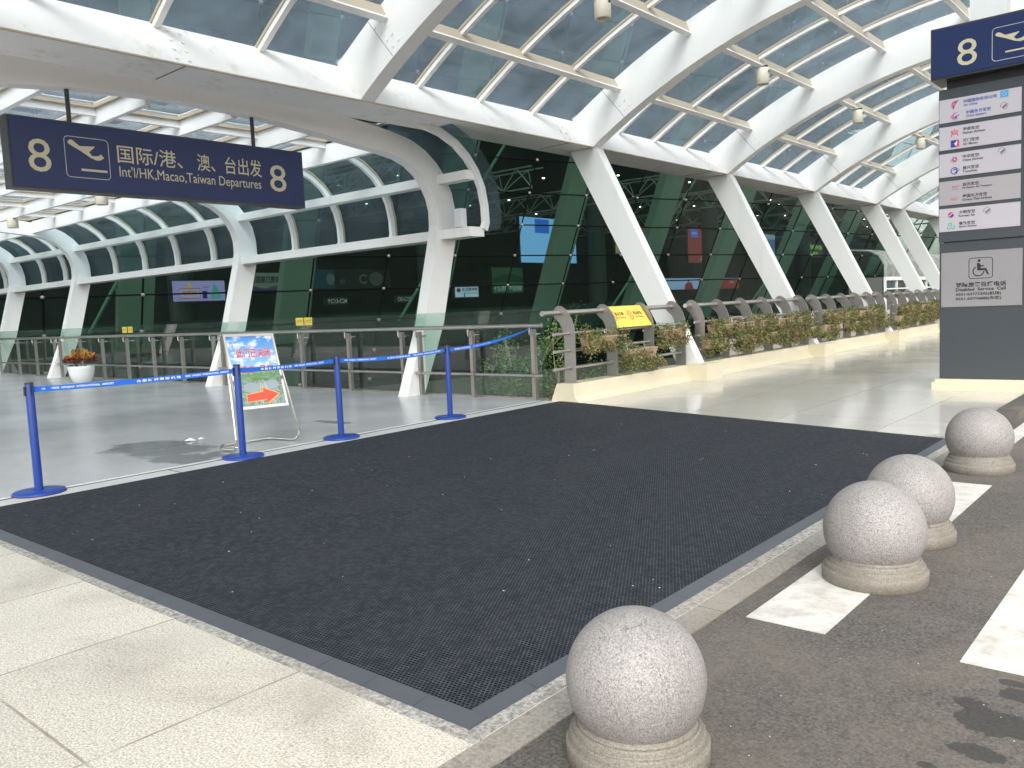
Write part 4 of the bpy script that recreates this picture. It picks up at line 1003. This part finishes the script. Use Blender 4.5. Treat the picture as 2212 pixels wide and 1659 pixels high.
# interior
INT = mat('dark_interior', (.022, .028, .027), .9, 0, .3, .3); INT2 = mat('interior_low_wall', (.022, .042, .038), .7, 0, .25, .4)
iw = MB(); vs = []
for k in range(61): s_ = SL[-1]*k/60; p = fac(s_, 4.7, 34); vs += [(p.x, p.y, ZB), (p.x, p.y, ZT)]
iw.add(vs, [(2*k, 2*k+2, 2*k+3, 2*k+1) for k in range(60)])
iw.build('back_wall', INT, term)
fl_ = MB(); vs = []
for k in range(61):
    s_ = SL[-1]*k/60; a = fac(s_, 0, .1); b = fac(s_, 4.7, 34); vs += [a, (b.x, b.y, 0), fac(s_, -.6, .1), (b.x, b.y, -.6)]
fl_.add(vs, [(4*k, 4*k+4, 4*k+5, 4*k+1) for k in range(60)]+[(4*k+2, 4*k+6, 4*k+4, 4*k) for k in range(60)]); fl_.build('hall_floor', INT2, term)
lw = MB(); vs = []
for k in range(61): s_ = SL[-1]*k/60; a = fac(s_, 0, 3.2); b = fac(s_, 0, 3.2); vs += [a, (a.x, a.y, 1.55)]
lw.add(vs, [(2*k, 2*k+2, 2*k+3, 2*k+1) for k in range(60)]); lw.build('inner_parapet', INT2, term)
rf = MB(); vs = []
for k in range(61):
    s_ = SL[-1]*k/60; a = fac(s_, ZT, -5); b = fac(s_, 4.7, 60); vs += [(a.x, a.y, ZT+1.2), (b.x, b.y, ZT+3), (a.x, a.y, ZT+2.0), (b.x, b.y, ZT+4), tuple(fac(s_, ZT, 0))]
rf.add(vs, [(5*k, 5*k+1, 5*k+6, 5*k+5) for k in range(60)]+[(5*k+2, 5*k+7, 5*k+8, 5*k+3) for k in range(60)]+[(5*k, 5*k+5, 5*k+7, 5*k+2) for k in range(60)]+[(5*k+4, 5*k+9, 5*k+5, 5*k) for k in range(60)])
rf.build('roof', mat('pale_roof_metal', (.30, .32, .34), .5), term)
TRM = mat('dim_truss_steel', (.30, .33, .32), .6)
for Yt in (33, 42, 53, 64, 76, 90, 106, 124):
    z0 = 9.0; h_ = 1.35; tr_ = MB()
    s_ = min(SL, key=lambda s: abs(fac(s, 9.5, 3).y-Yt)); xf = fac(s_, 9.5, 2.6).x
    X = xf; n = 12; st = 2.5
    tr_.tube([(xf, Yt, z0), (xf-n*st, Yt, z0)], .06, 5); tr_.tube([(xf, Yt, z0+h_), (xf-n*st, Yt, z0+h_)], .06, 5)
    tr_.tube([(xf, Yt+1.2, z0+h_), (xf-n*st, Yt+1.2, z0+h_)], .06, 5)
    for k in range(n):
        a = (xf-k*st, Yt, z0); b = (xf-(k+.5)*st, Yt, z0+h_); c = (xf-(k+1)*st, Yt, z0); b2 = (xf-(k+.5)*st, Yt+1.2, z0+h_)
        tr_.tube([a, b], .05, 4).tube([b, c], .05, 4).tube([a, b2], .04, 4).tube([b2, c], .04, 4)
    tr_.build('roof_truss', TRM, term)
LM = mat('ceiling_light', (1, 1, 1), .5, emis=(1, .93, .78), estr=4)
rg = random.Random(5); cnt = 0
for q in range(15):
    for k in range(6):
        Yt = 29.5+q*7.5+rg.uniform(-1.5, 1.5); s_ = min(SL, key=lambda s: abs(fac(s, 11, 3).y-Yt)); xx = fac(s_, 11, 3).x-2.5-k*3.6
        MB().lathe([(0, 0), (.09, 0), (.09, .05)], (xx, Yt, 9.9+.6*rg.random()), 8).build('downlight', LM, term); cnt += 1
# interior round columns
for k in range(9):
    s_ = s_ref+DS*(-6+3.9*k)+1.5
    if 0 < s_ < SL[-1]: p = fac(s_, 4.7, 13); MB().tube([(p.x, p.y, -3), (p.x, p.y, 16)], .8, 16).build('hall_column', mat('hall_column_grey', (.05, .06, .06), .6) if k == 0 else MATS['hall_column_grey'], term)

# advertising and wayfinding boards inside the hall, hung as things of their own
def board(name, label, pts, X, face, cat='advertising panel', est=.5, extra=None, depth=.25):
    """pts = left, top, right, bottom where it is seen; X = distance plane"""
    l_, t_, r_, b_ = pts
    a = atX(l_, (t_+b_)/2, X); b = atX(r_, (t_+b_)/2, X); top = atX((l_+r_)/2, t_, X).z; bot = atX((l_+r_)/2, b_, X).z
    t = empty(name, (X, (a.y+b.y)/2, bot), label, cat)
    MB().box(X-depth, X, a.y, b.y, bot, top).build('case', DKGREY, t)
    fm = mat(name+'_face', face, .5, emis=face, estr=est*.6); MB().box(X, X+.02, a.y+.05, b.y-.05, bot+.05, top-.05).build('display_face', fm, t)
    if extra:
        q = MB(); f = Face((X+.02, a.y+.05, bot+.05), (0, 1, 0), (0, 0, 1)); ms = extra(f, q, b.y-a.y-.1, top-bot-.1); q.build('print', ms, t)
    return t
def em(n, c, s=.5): return mat(n, c, .5, emis=c, estr=s*.5)
def x_blue(f, q, w, h):
    f.poly(q, [(.25*w, .66*h), (.5*w, .66*h), (.5*w, .97*h), (.25*w, .97*h)], .02, 0)
    f.poly(q, [(.46*w, .02*h), (.50*w, .25*h), (.48*w, .4*h), (.54*w, .55*h), (.56*w, .78*h), (.62*w, .88*h), (.72*w, .86*h), (.80*w, .76*h), (.78*w, .5*h), (.86*w, .35*h), (.88*w, .02*h)], .02, 1)
    f.disc(q, .67*w, .68*h, .075*w, .03, 2, 16, .1*h); f.poly(q, [(.62*w, .60*h), (.71*w, .6*h), (.70*w, .46*h), (.64*w, .46*h)], .03, 2); return [em('poster_deep_blue', (.03, .13, .55), .6), em('poster_dark_figure', (.012, .02, .03), .1), em('poster_pale_skin', (.45, .52, .6), .3)]
board('advertising_panel', 'tall light blue poster of a long haired woman behind the first leaning column', (1123, 471, 1244, 569), -43, (.20, .42, .78), est=.55, extra=x_blue)
def x_red(f, q, w, h):
    f.poly(q, [(.08*w, .74*h), (.26*w, .74*h), (.26*w, .98*h), (.08*w, .98*h)], .02, 0); f.text(q, 'vivo', .1*w, .84*h, .24*w, .9*h, .03, 1)
    f.poly(q, [(.64*w, 0), (1.0*w, 0), (1.0*w, h), (.64*w, h)], .02, 2); f.text(q, '2000万 柔光自拍', .70*w, .70*h, .96*w, .75*h, .03, 3)
    f.poly(q, [(.76*w, .25*h), (.80*w, .25*h), (.80*w, .52*h), (.76*w, .52*h)], .03, 4); f.poly(q, [(.83*w, .25*h), (.87*w, .25*h), (.87*w, .52*h), (.83*w, .52*h)], .03, 4)
    f.poly(q, [(.30*w, .02*h), (.36*w, .2*h), (.40*w, .3*h), (.38*w, .45*h), (.40*w, .62*h), (.36*w, .7*h), (.36*w, .85*h), (.42*w, .93*h), (.48*w, .86*h), (.48*w, .7*h), (.46*w, .6*h), (.50*w, .5*h), (.46*w, .4*h), (.47*w, .25*h), (.54*w, .12*h), (.52*w, .02*h), (.46*w, .12*h), (.42*w, .18*h), (.37*w, .08*h)], .03, 5)
    f.disc(q, .42*w, .9*h, .05*w, .025, 6, 14, .05*h)
    return [em('ad_blue', (.02, .12, .62), .6), em('ad_white', (.6, .65, .7), .6), em('ad_pale_blue', (.34, .62, .75), .55), em('ad_grey_text', (.08, .12, .2), .1), em('ad_phone', (.45, .35, .4), .4), em('ad_figure', (.34, .36, .33), .25), em('ad_hair', (.01, .008, .008), .05)]
board('advertising_panel', 'red and pale blue phone poster seen between the first and second leaning columns', (1486, 495, 1561, 568), -46, (.26, .03, .03), est=.4, extra=x_red)
def x_or(f, q, w, h):
    f.text(q, '价值观', .35*w, .72*h, .80*w, .9*h, .02, 0, .01); f.text(q, '30倍', .55*w, .38*h, .85*w, .5*h, .02, 1); f.poly(q, [(0, 0), (.3*w, 0), (.25*w, .2*h), (.1*w, .35*h), (0, .3*h)], .02, 2)
    return [em('ad_gold', (.6, .45, .12), .5), em('ad_orange_text', (.55, .25, .03), .4), em('ad_sand', (.45, .4, .2), .3)]
board('advertising_panel', 'orange and gold poster partly hidden by the first leaning column', (1328, 490, 1419, 550), -46, (.26, .075, .02), est=.35, extra=x_or)
def x_low(f, q, w, h):
    f.poly(q, [(.30*w, 0), (.72*w, 0), (.72*w, h), (.30*w, h)][:0] or [(.43*w, 0), (w, 0), (w, .95*h), (.43*w, .95*h)], .02, 0); f.text(q, 'eco', .52*w, .4*h, .62*w, .7*h, .03, 1); f.text(q, 'NRA', .86*w, .5*h, .92*w, .7*h, .03, 1)
    f.poly(q, [(.24*w, 0), (.25*w, .45*h), (.28*w, .62*h), (.33*w, .62*h), (.36*w, .0)], .03, 0); f.disc(q, .29*w, .78*h, .012*w, .03, 2, 12, .1*h); return [em('ad_red', (.32, .02, .02), .35), em('ad_white2', (.55, .55, .6), .5), em('ad_black', (.01, .01, .012), .05)]
board('advertising_panel', 'wide low banner of pale blue and red under the phone poster', (1434, 600, 1596, 625), -46, (.26, .36, .62), est=.5, extra=x_low)
def x_bl3(f, q, w, h): f.poly(q, [(0, .75*h), (w, .75*h), (w, h), (0, h)], .02, 0); return [em('ad_light_blue3', (.30, .42, .62), .4)]
board('advertising_panel', 'small blue poster behind the glass right of the second leaning column', (1649, 506, 1674, 548), -42, (.09, .16, .36), est=.35, extra=x_bl3)
def x_gr(f, q, w, h): f.text(q, '皇家特曲', .08*w, .55*h, .92*w, .92*h, .02, 0, .02); f.text(q, '东大集团', .12*w, .1*h, .7*w, .4*h, .02, 0, .02); return [em('neon_green', (.30, .50, .08), .55)]
board('wall_sign', 'neon green chinese lettering on a dark board behind the second leaning column', (1737, 526, 1778, 555), -42, (.03, .02, .02), 'sign', .1, x_gr)
def x_live(f, q, w, h): f.text(q, '生活家地板', .28*w, .52*h, .98*w, .86*h, .02, 0, .02); f.text(q, 'ELEGANT LIVING', .30*w, .30*h, .98*w, .42*h, .02, 0); f.disc(q, .14*w, .62*h, .09*w, .02, 1, 14, .2*h); f.poly(q, [(.36*w, .0), (.40*w, .0), (.40*w, .32*h), (.36*w, .32*h)], .02, 0); return [em('ad_ink', (.03, .035, .05), .05), em('ad_brown', (.18, .07, .06), .2)]
board('advertising_panel', 'white floorboard company banner with dark chinese lettering behind the balustrade', (982, 616, 1034, 643), -44, (.40, .47, .62), est=.5, extra=x_live)
def x_no(f, q, w, h): f.text(q, '不仅净醛 更能除醛', .03*w, .06*h, .97*w, .34*h, .02, 0, .01); f.poly(q, [(0, .5*h), (.3*w, .72*h), (.55*w, .78*h), (w, .6*h), (w, .42*h), (0, .42*h)], .02, 1); return [em('ad_green_white', (.30, .42, .36), .4), em('ad_dark_green', (.02, .07, .045), .1)]
board('advertising_panel', 'dim green landscape poster with a line of white chinese lettering', (1062, 577, 1130, 634), -44, (.05, .105, .06), est=.15, extra=x_no)
def x_scr(f, q, w, h):
    f.poly(q, [(.12*w, .15*h), (.50*w, .15*h), (.50*w, .62*h), (.12*w, .62*h)], .02, 0); f.line(q, [(.12*w, .15*h), (.50*w, .15*h), (.50*w, .62*h), (.12*w, .62*h)], .05, .03, 1, True); f.text(q, '收获好', .16*w, .3*h, .44*w, .52*h, .03, 1, .01)
    f.poly(q, [(.25*w, .62*h), (.31*w, .95*h), (.37*w, .62*h)], .03, 2); f.poly(q, [(.70*w, .1*h), (.78*w, .95*h), (.92*w, .3*h), (.90*w, .1*h)], .03, 3); f.poly(q, [(.55*w, .12*h), (.64*w, .12*h), (.64*w, .5*h), (.55*w, .5*h)], .03, 4); f.text(q, '快乐出行', .56*w, .62*h, .68*w, .75*h, .03, 4); return [em('scr_white', (.42, .38, .55), .4), em('scr_red', (.5, .08, .06), .4), em('scr_yellow', (.55, .4, .05), .4), em('scr_green', (.10, .35, .35), .4), em('scr_navy', (.04, .03, .2), .2)]
board('video_screen', 'lit violet video screen behind the glass above the potted plant', (371, 605, 487, 652), -47, (.27, .22, .47), 'screen', .55, x_scr)
def x_mt(f, q, w, h): f.text(q, '黄山国家风景道', .02*w, .40*h, .74*w, .82*h, .02, 0, .02); f.poly(q, [(0, 0), (.2*w, .22*h), (.4*w, .08*h), (.62*w, .25*h), (.8*w, .12*h), (w, .2*h), (w, 0)], .02, 1); return [em('mt_ink', (.015, .015, .03), .05), em('mt_violet', (.06, .055, .15), .2)]
board('advertising_panel', 'long mountain scenery banner with dark chinese lettering left of the leaning leg', (527, 588, 631, 628), -47, (.16, .17, .16), est=.25, extra=x_mt)
def x_c(f, q, w, h): f.text(q, '↑C13-C24', .05*w, .1*h, .95*w, .9*h, .02, 0, .01); return [em('sign_white_glow', (.40, .44, .44), .4)]
board('wayfinding_sign', 'dark gate sign with an arrow and C13 lettering deep inside the hall', (703, 642, 752, 658), -46, (.02, .02, .025), 'sign', .05, x_c)
def x_c2(f, q, w, h): f.text(q, 'C01-C12↑', .05*w, .1*h, .95*w, .9*h, .02, 0, .01); return [MATS['sign_white_glow']]
board('wayfinding_sign', 'dark gate sign reading C01-C12 beside the front leaning leg', (856, 638, 892, 653), -46, (.02, .02, .025), 'sign', .05, x_c2)
def x_dk(f, q, w, h): f.disc(q, .25*w, .5*h, .05*w, .02, 0, 16, .32*h); f.text(q, '和.', .36*w, .25*h, .44*w, .5*h, .02, 0); f.arc(q, .66*w, .5*h, .05*w, 40, 320, .12, .02, 0, 20, .22*h); f.disc(q, .82*w, .5*h, .09*w, .02, 1, 20, .4*h); f.poly(q, [(0, 0), (.30*w, 0), (.30*w, h), (0, h)], .015, 2); return [em('dim_white', (.13, .15, .15), .15), em('dim_grey', (.09, .10, .10), .1), em('dim_blue', (.02, .05, .08), .15)]
board('advertising_panel', 'dim blue and black banner with pale ovals between the two front leaning legs', (665, 582, 842, 624), -46, (.018, .018, .02), est=.05, extra=x_dk)
def x_fl(f, q, w, h):
    for k in range(3):
        f.text(q, ('MU5468  KN2931', 'CA1826  HU7188', 'CZ3807')[k], .02*w, (.68-.33*k)*h, (.9 if k < 2 else .5)*w, (.92-.33*k)*h, .02, k % 2)
    return [em('led_green', (.12, .30, .10), .5), em('led_amber', (.32, .25, .08), .5)]
board('flight_board', 'small green lit flight board low behind the balustrade glass', (698, 746, 745, 762), -43, (.01, .015, .012), 'screen', .02, x_fl)

# ------------------------------------------------------------------ far entrance vestibule
ve = empty('entrance_vestibule', (-20, 68, 0), 'rounded glass vestibule with white door frames in front of the far facade', 'vestibule')
def vx(x, y, X=-21): return atX(x, y, X)
vy0, vy1 = vx(1880, 560).y, vx(2060, 560).y
VO = [(-27, 0), (-27, 4.6)]
top = vx(1905, 538).z; mid = vx(1905, 600).z
sec_ = [(-19.9, mid), (-19.9, mid+.7*(top-mid)*.6), (-20.3, mid+(top-mid)*.75), (-21.1, mid+(top-mid)*.95), (-22.4, top), (-22.9, top+.02)]
sin_ = [(-20.0, mid), (-20.0, mid+.7*(top-mid)*.58), (-20.4, mid+(top-mid)*.72), (-21.15, mid+(top-mid)*.92), (-22.4, top-.06), (-22.9, top-.04)]
MB().strip(sin_, sec_, 'y', vy0, vy1).build('hood_glass', glass('vestibule_glass', (.35, .42, .42), .5, (.45, .50, .48), .1, .8), ve)
wf = MB(); n = 9
for k in range(n+1):
    y = vy0+(vy1-vy0)*k/n; wf.box(-20.0, -19.85, y-.09, y+.09, 0, mid)
wf.box(-20.02, -19.8, vy0, vy1, mid-.25, mid+.02).box(-20.02, -19.83, vy0, vy1, mid-.95, mid-.85)
wf.build('door_frames', mat('vestibule_frame_grey', (.42, .43, .43), .5), ve)
MB().box(-20.0, -19.95, vy0, vy1, 0, mid).build('door_glass', G_SIDE, ve)
MB().box(-22.6, -20.1, vy0-.1, vy0, 0, mid).build('side_wall', mat('vestibule_grey', (.05, .06, .058), .6), ve)
struct('forecourt', MB().box(-30, -8.2, 60, 120, -3, -.01), mat('forecourt_paving', (.30, .29, .27), .6, 0, .1, 2))

# ------------------------------------------------------------------ saplings growing up beside the deck
tl = [mat('sapling_leaf', (.20, .33, .06), .5), mat('sapling_leaf_dark', (.08, .16, .035), .55), mat('sapling_leaf_pale', (.16, .20, .05), .5)]
bark = mat('pale_bark', (.30, .26, .21), .8, 0, .3, 20)
def sapling(x, y, top, seed, lb, spread=1.0, n=7):
    rg = random.Random(seed); t = empty('sapling', (x, y, -3), lb, 'tree', 'young trees rising beside the deck')
    tr_ = MB(); lf = MB(); H = top+3
    tr_.tube([(x, y, -3), (x+rg.uniform(-.1, .1), y+rg.uniform(-.1, .1), -3+H*.5), (x+rg.uniform(-.2, .2), y, -3+H*.8)], [.05, .035, .02], 7); br = MB()
    for k in range(n):
        z0 = -3+H*rg.uniform(.55, .92); a = rg.uniform(0, 6.28); L_ = rg.uniform(.5, 1.1)*spread; p = Vector((x, y, z0)); d = Vector((math.cos(a)*.55, math.sin(a)*.55, 1)).normalized(); pts = [p]
        for j in range(6):
            d = (d+Vector((rg.uniform(-.22, .22), rg.uniform(-.22, .22), rg.uniform(-.1, .18)))).normalized(); pts.append(pts[-1]+d*L_/4)
            pts[-1].z = min(pts[-1].z, top*rg.uniform(.6, 1.25)+.05)
        br.tube(pts, [.014, .012, .010, .008, .006, .005, .003], 5)
        for j in range(1, 7):
            for m_ in range(26):
                c = pts[j]+Vector((rg.gauss(0, .10), rg.gauss(0, .10), rg.gauss(0, .10))); u_ = Vector((rg.gauss(0, 1), rg.gauss(0, 1), rg.gauss(0, .6))).normalized(); v_ = u_.cross(Vector((rg.gauss(0, 1), rg.gauss(0, 1), rg.gauss(0, 1)))).normalized(); s_ = rg.uniform(.014, .032)
                lf.add([c-u_*s_, c+v_*s_*.6, c+u_*s_, c-v_*s_*.6], [(0, 1, 2, 3)], rg.choice([0, 0, 1, 1, 2]))
    tr_.build('trunk', bark, t); br.build('branches', bark, t); lf.build('crown', tl, t)
sapling(-9.9, 11.5, .95, 1, 'sparse young tree behind the balustrade glass, leafy stem left of the last stanchion', .9, 6)
sapling(-9.0, 11.3, 1.05, 2, 'bushy young tree behind the last balustrade pane', 1.0, 9)
sapling(-8.55, 11.2, 1.25, 4, 'young tree with bright leaves in the gap between balustrade and steel railing', .9, 6)
sapling(-10.6, 11.7, .5, 6, 'low thin young tree behind the glass right of the leaning leg', 1.0, 6)
sapling(-8.6, 12.9, .55, 9, 'bare white stemmed young tree behind the steel railing under the first flower box', 1.1, 3)

# small bits of grit and litter on the road
gr = MB(); rg = random.Random(21)
for k in range(170):
    x = rg.uniform(-1.7, 1.2); y = rg.uniform(2.2, 9); s_ = rg.uniform(.0015, .0035)
    gr.add([(x-s_, y, .0), (x, y-s_*.6, .001), (x+s_, y+s_*.3, .0), (x, y+s_, .002), (x, y, s_)], [(0, 1, 4), (1, 2, 4), (2, 3, 4), (3, 0, 4)])
g_ = gr.build('grit', mat('pale_grit', (.6, .57, .5), .8)); tag(g_, 'pale grit and crumbs scattered on the dark asphalt', 'grit', None, 'stuff')
cm_ = MB(); rg = random.Random(8)
for k in range(60):
    x = rg.uniform(-7.6, -2.2); y = rg.uniform(2.3, 8.8); s_ = rg.uniform(.003, .008); z = .0175
    cm_.add([(x-s_, y, z), (x, y-s_*.6, z), (x+s_, y+s_*.3, z), (x, y+s_, z), (x, y, z+s_*.6)], [(0, 1, 4), (1, 2, 4), (2, 3, 4), (3, 0, 4)])
tag(cm_.build('crumbs', MATS['pale_grit']), 'pale crumbs and bits of leaf scattered on the dark mat', 'crumbs', None, 'stuff')
clean()
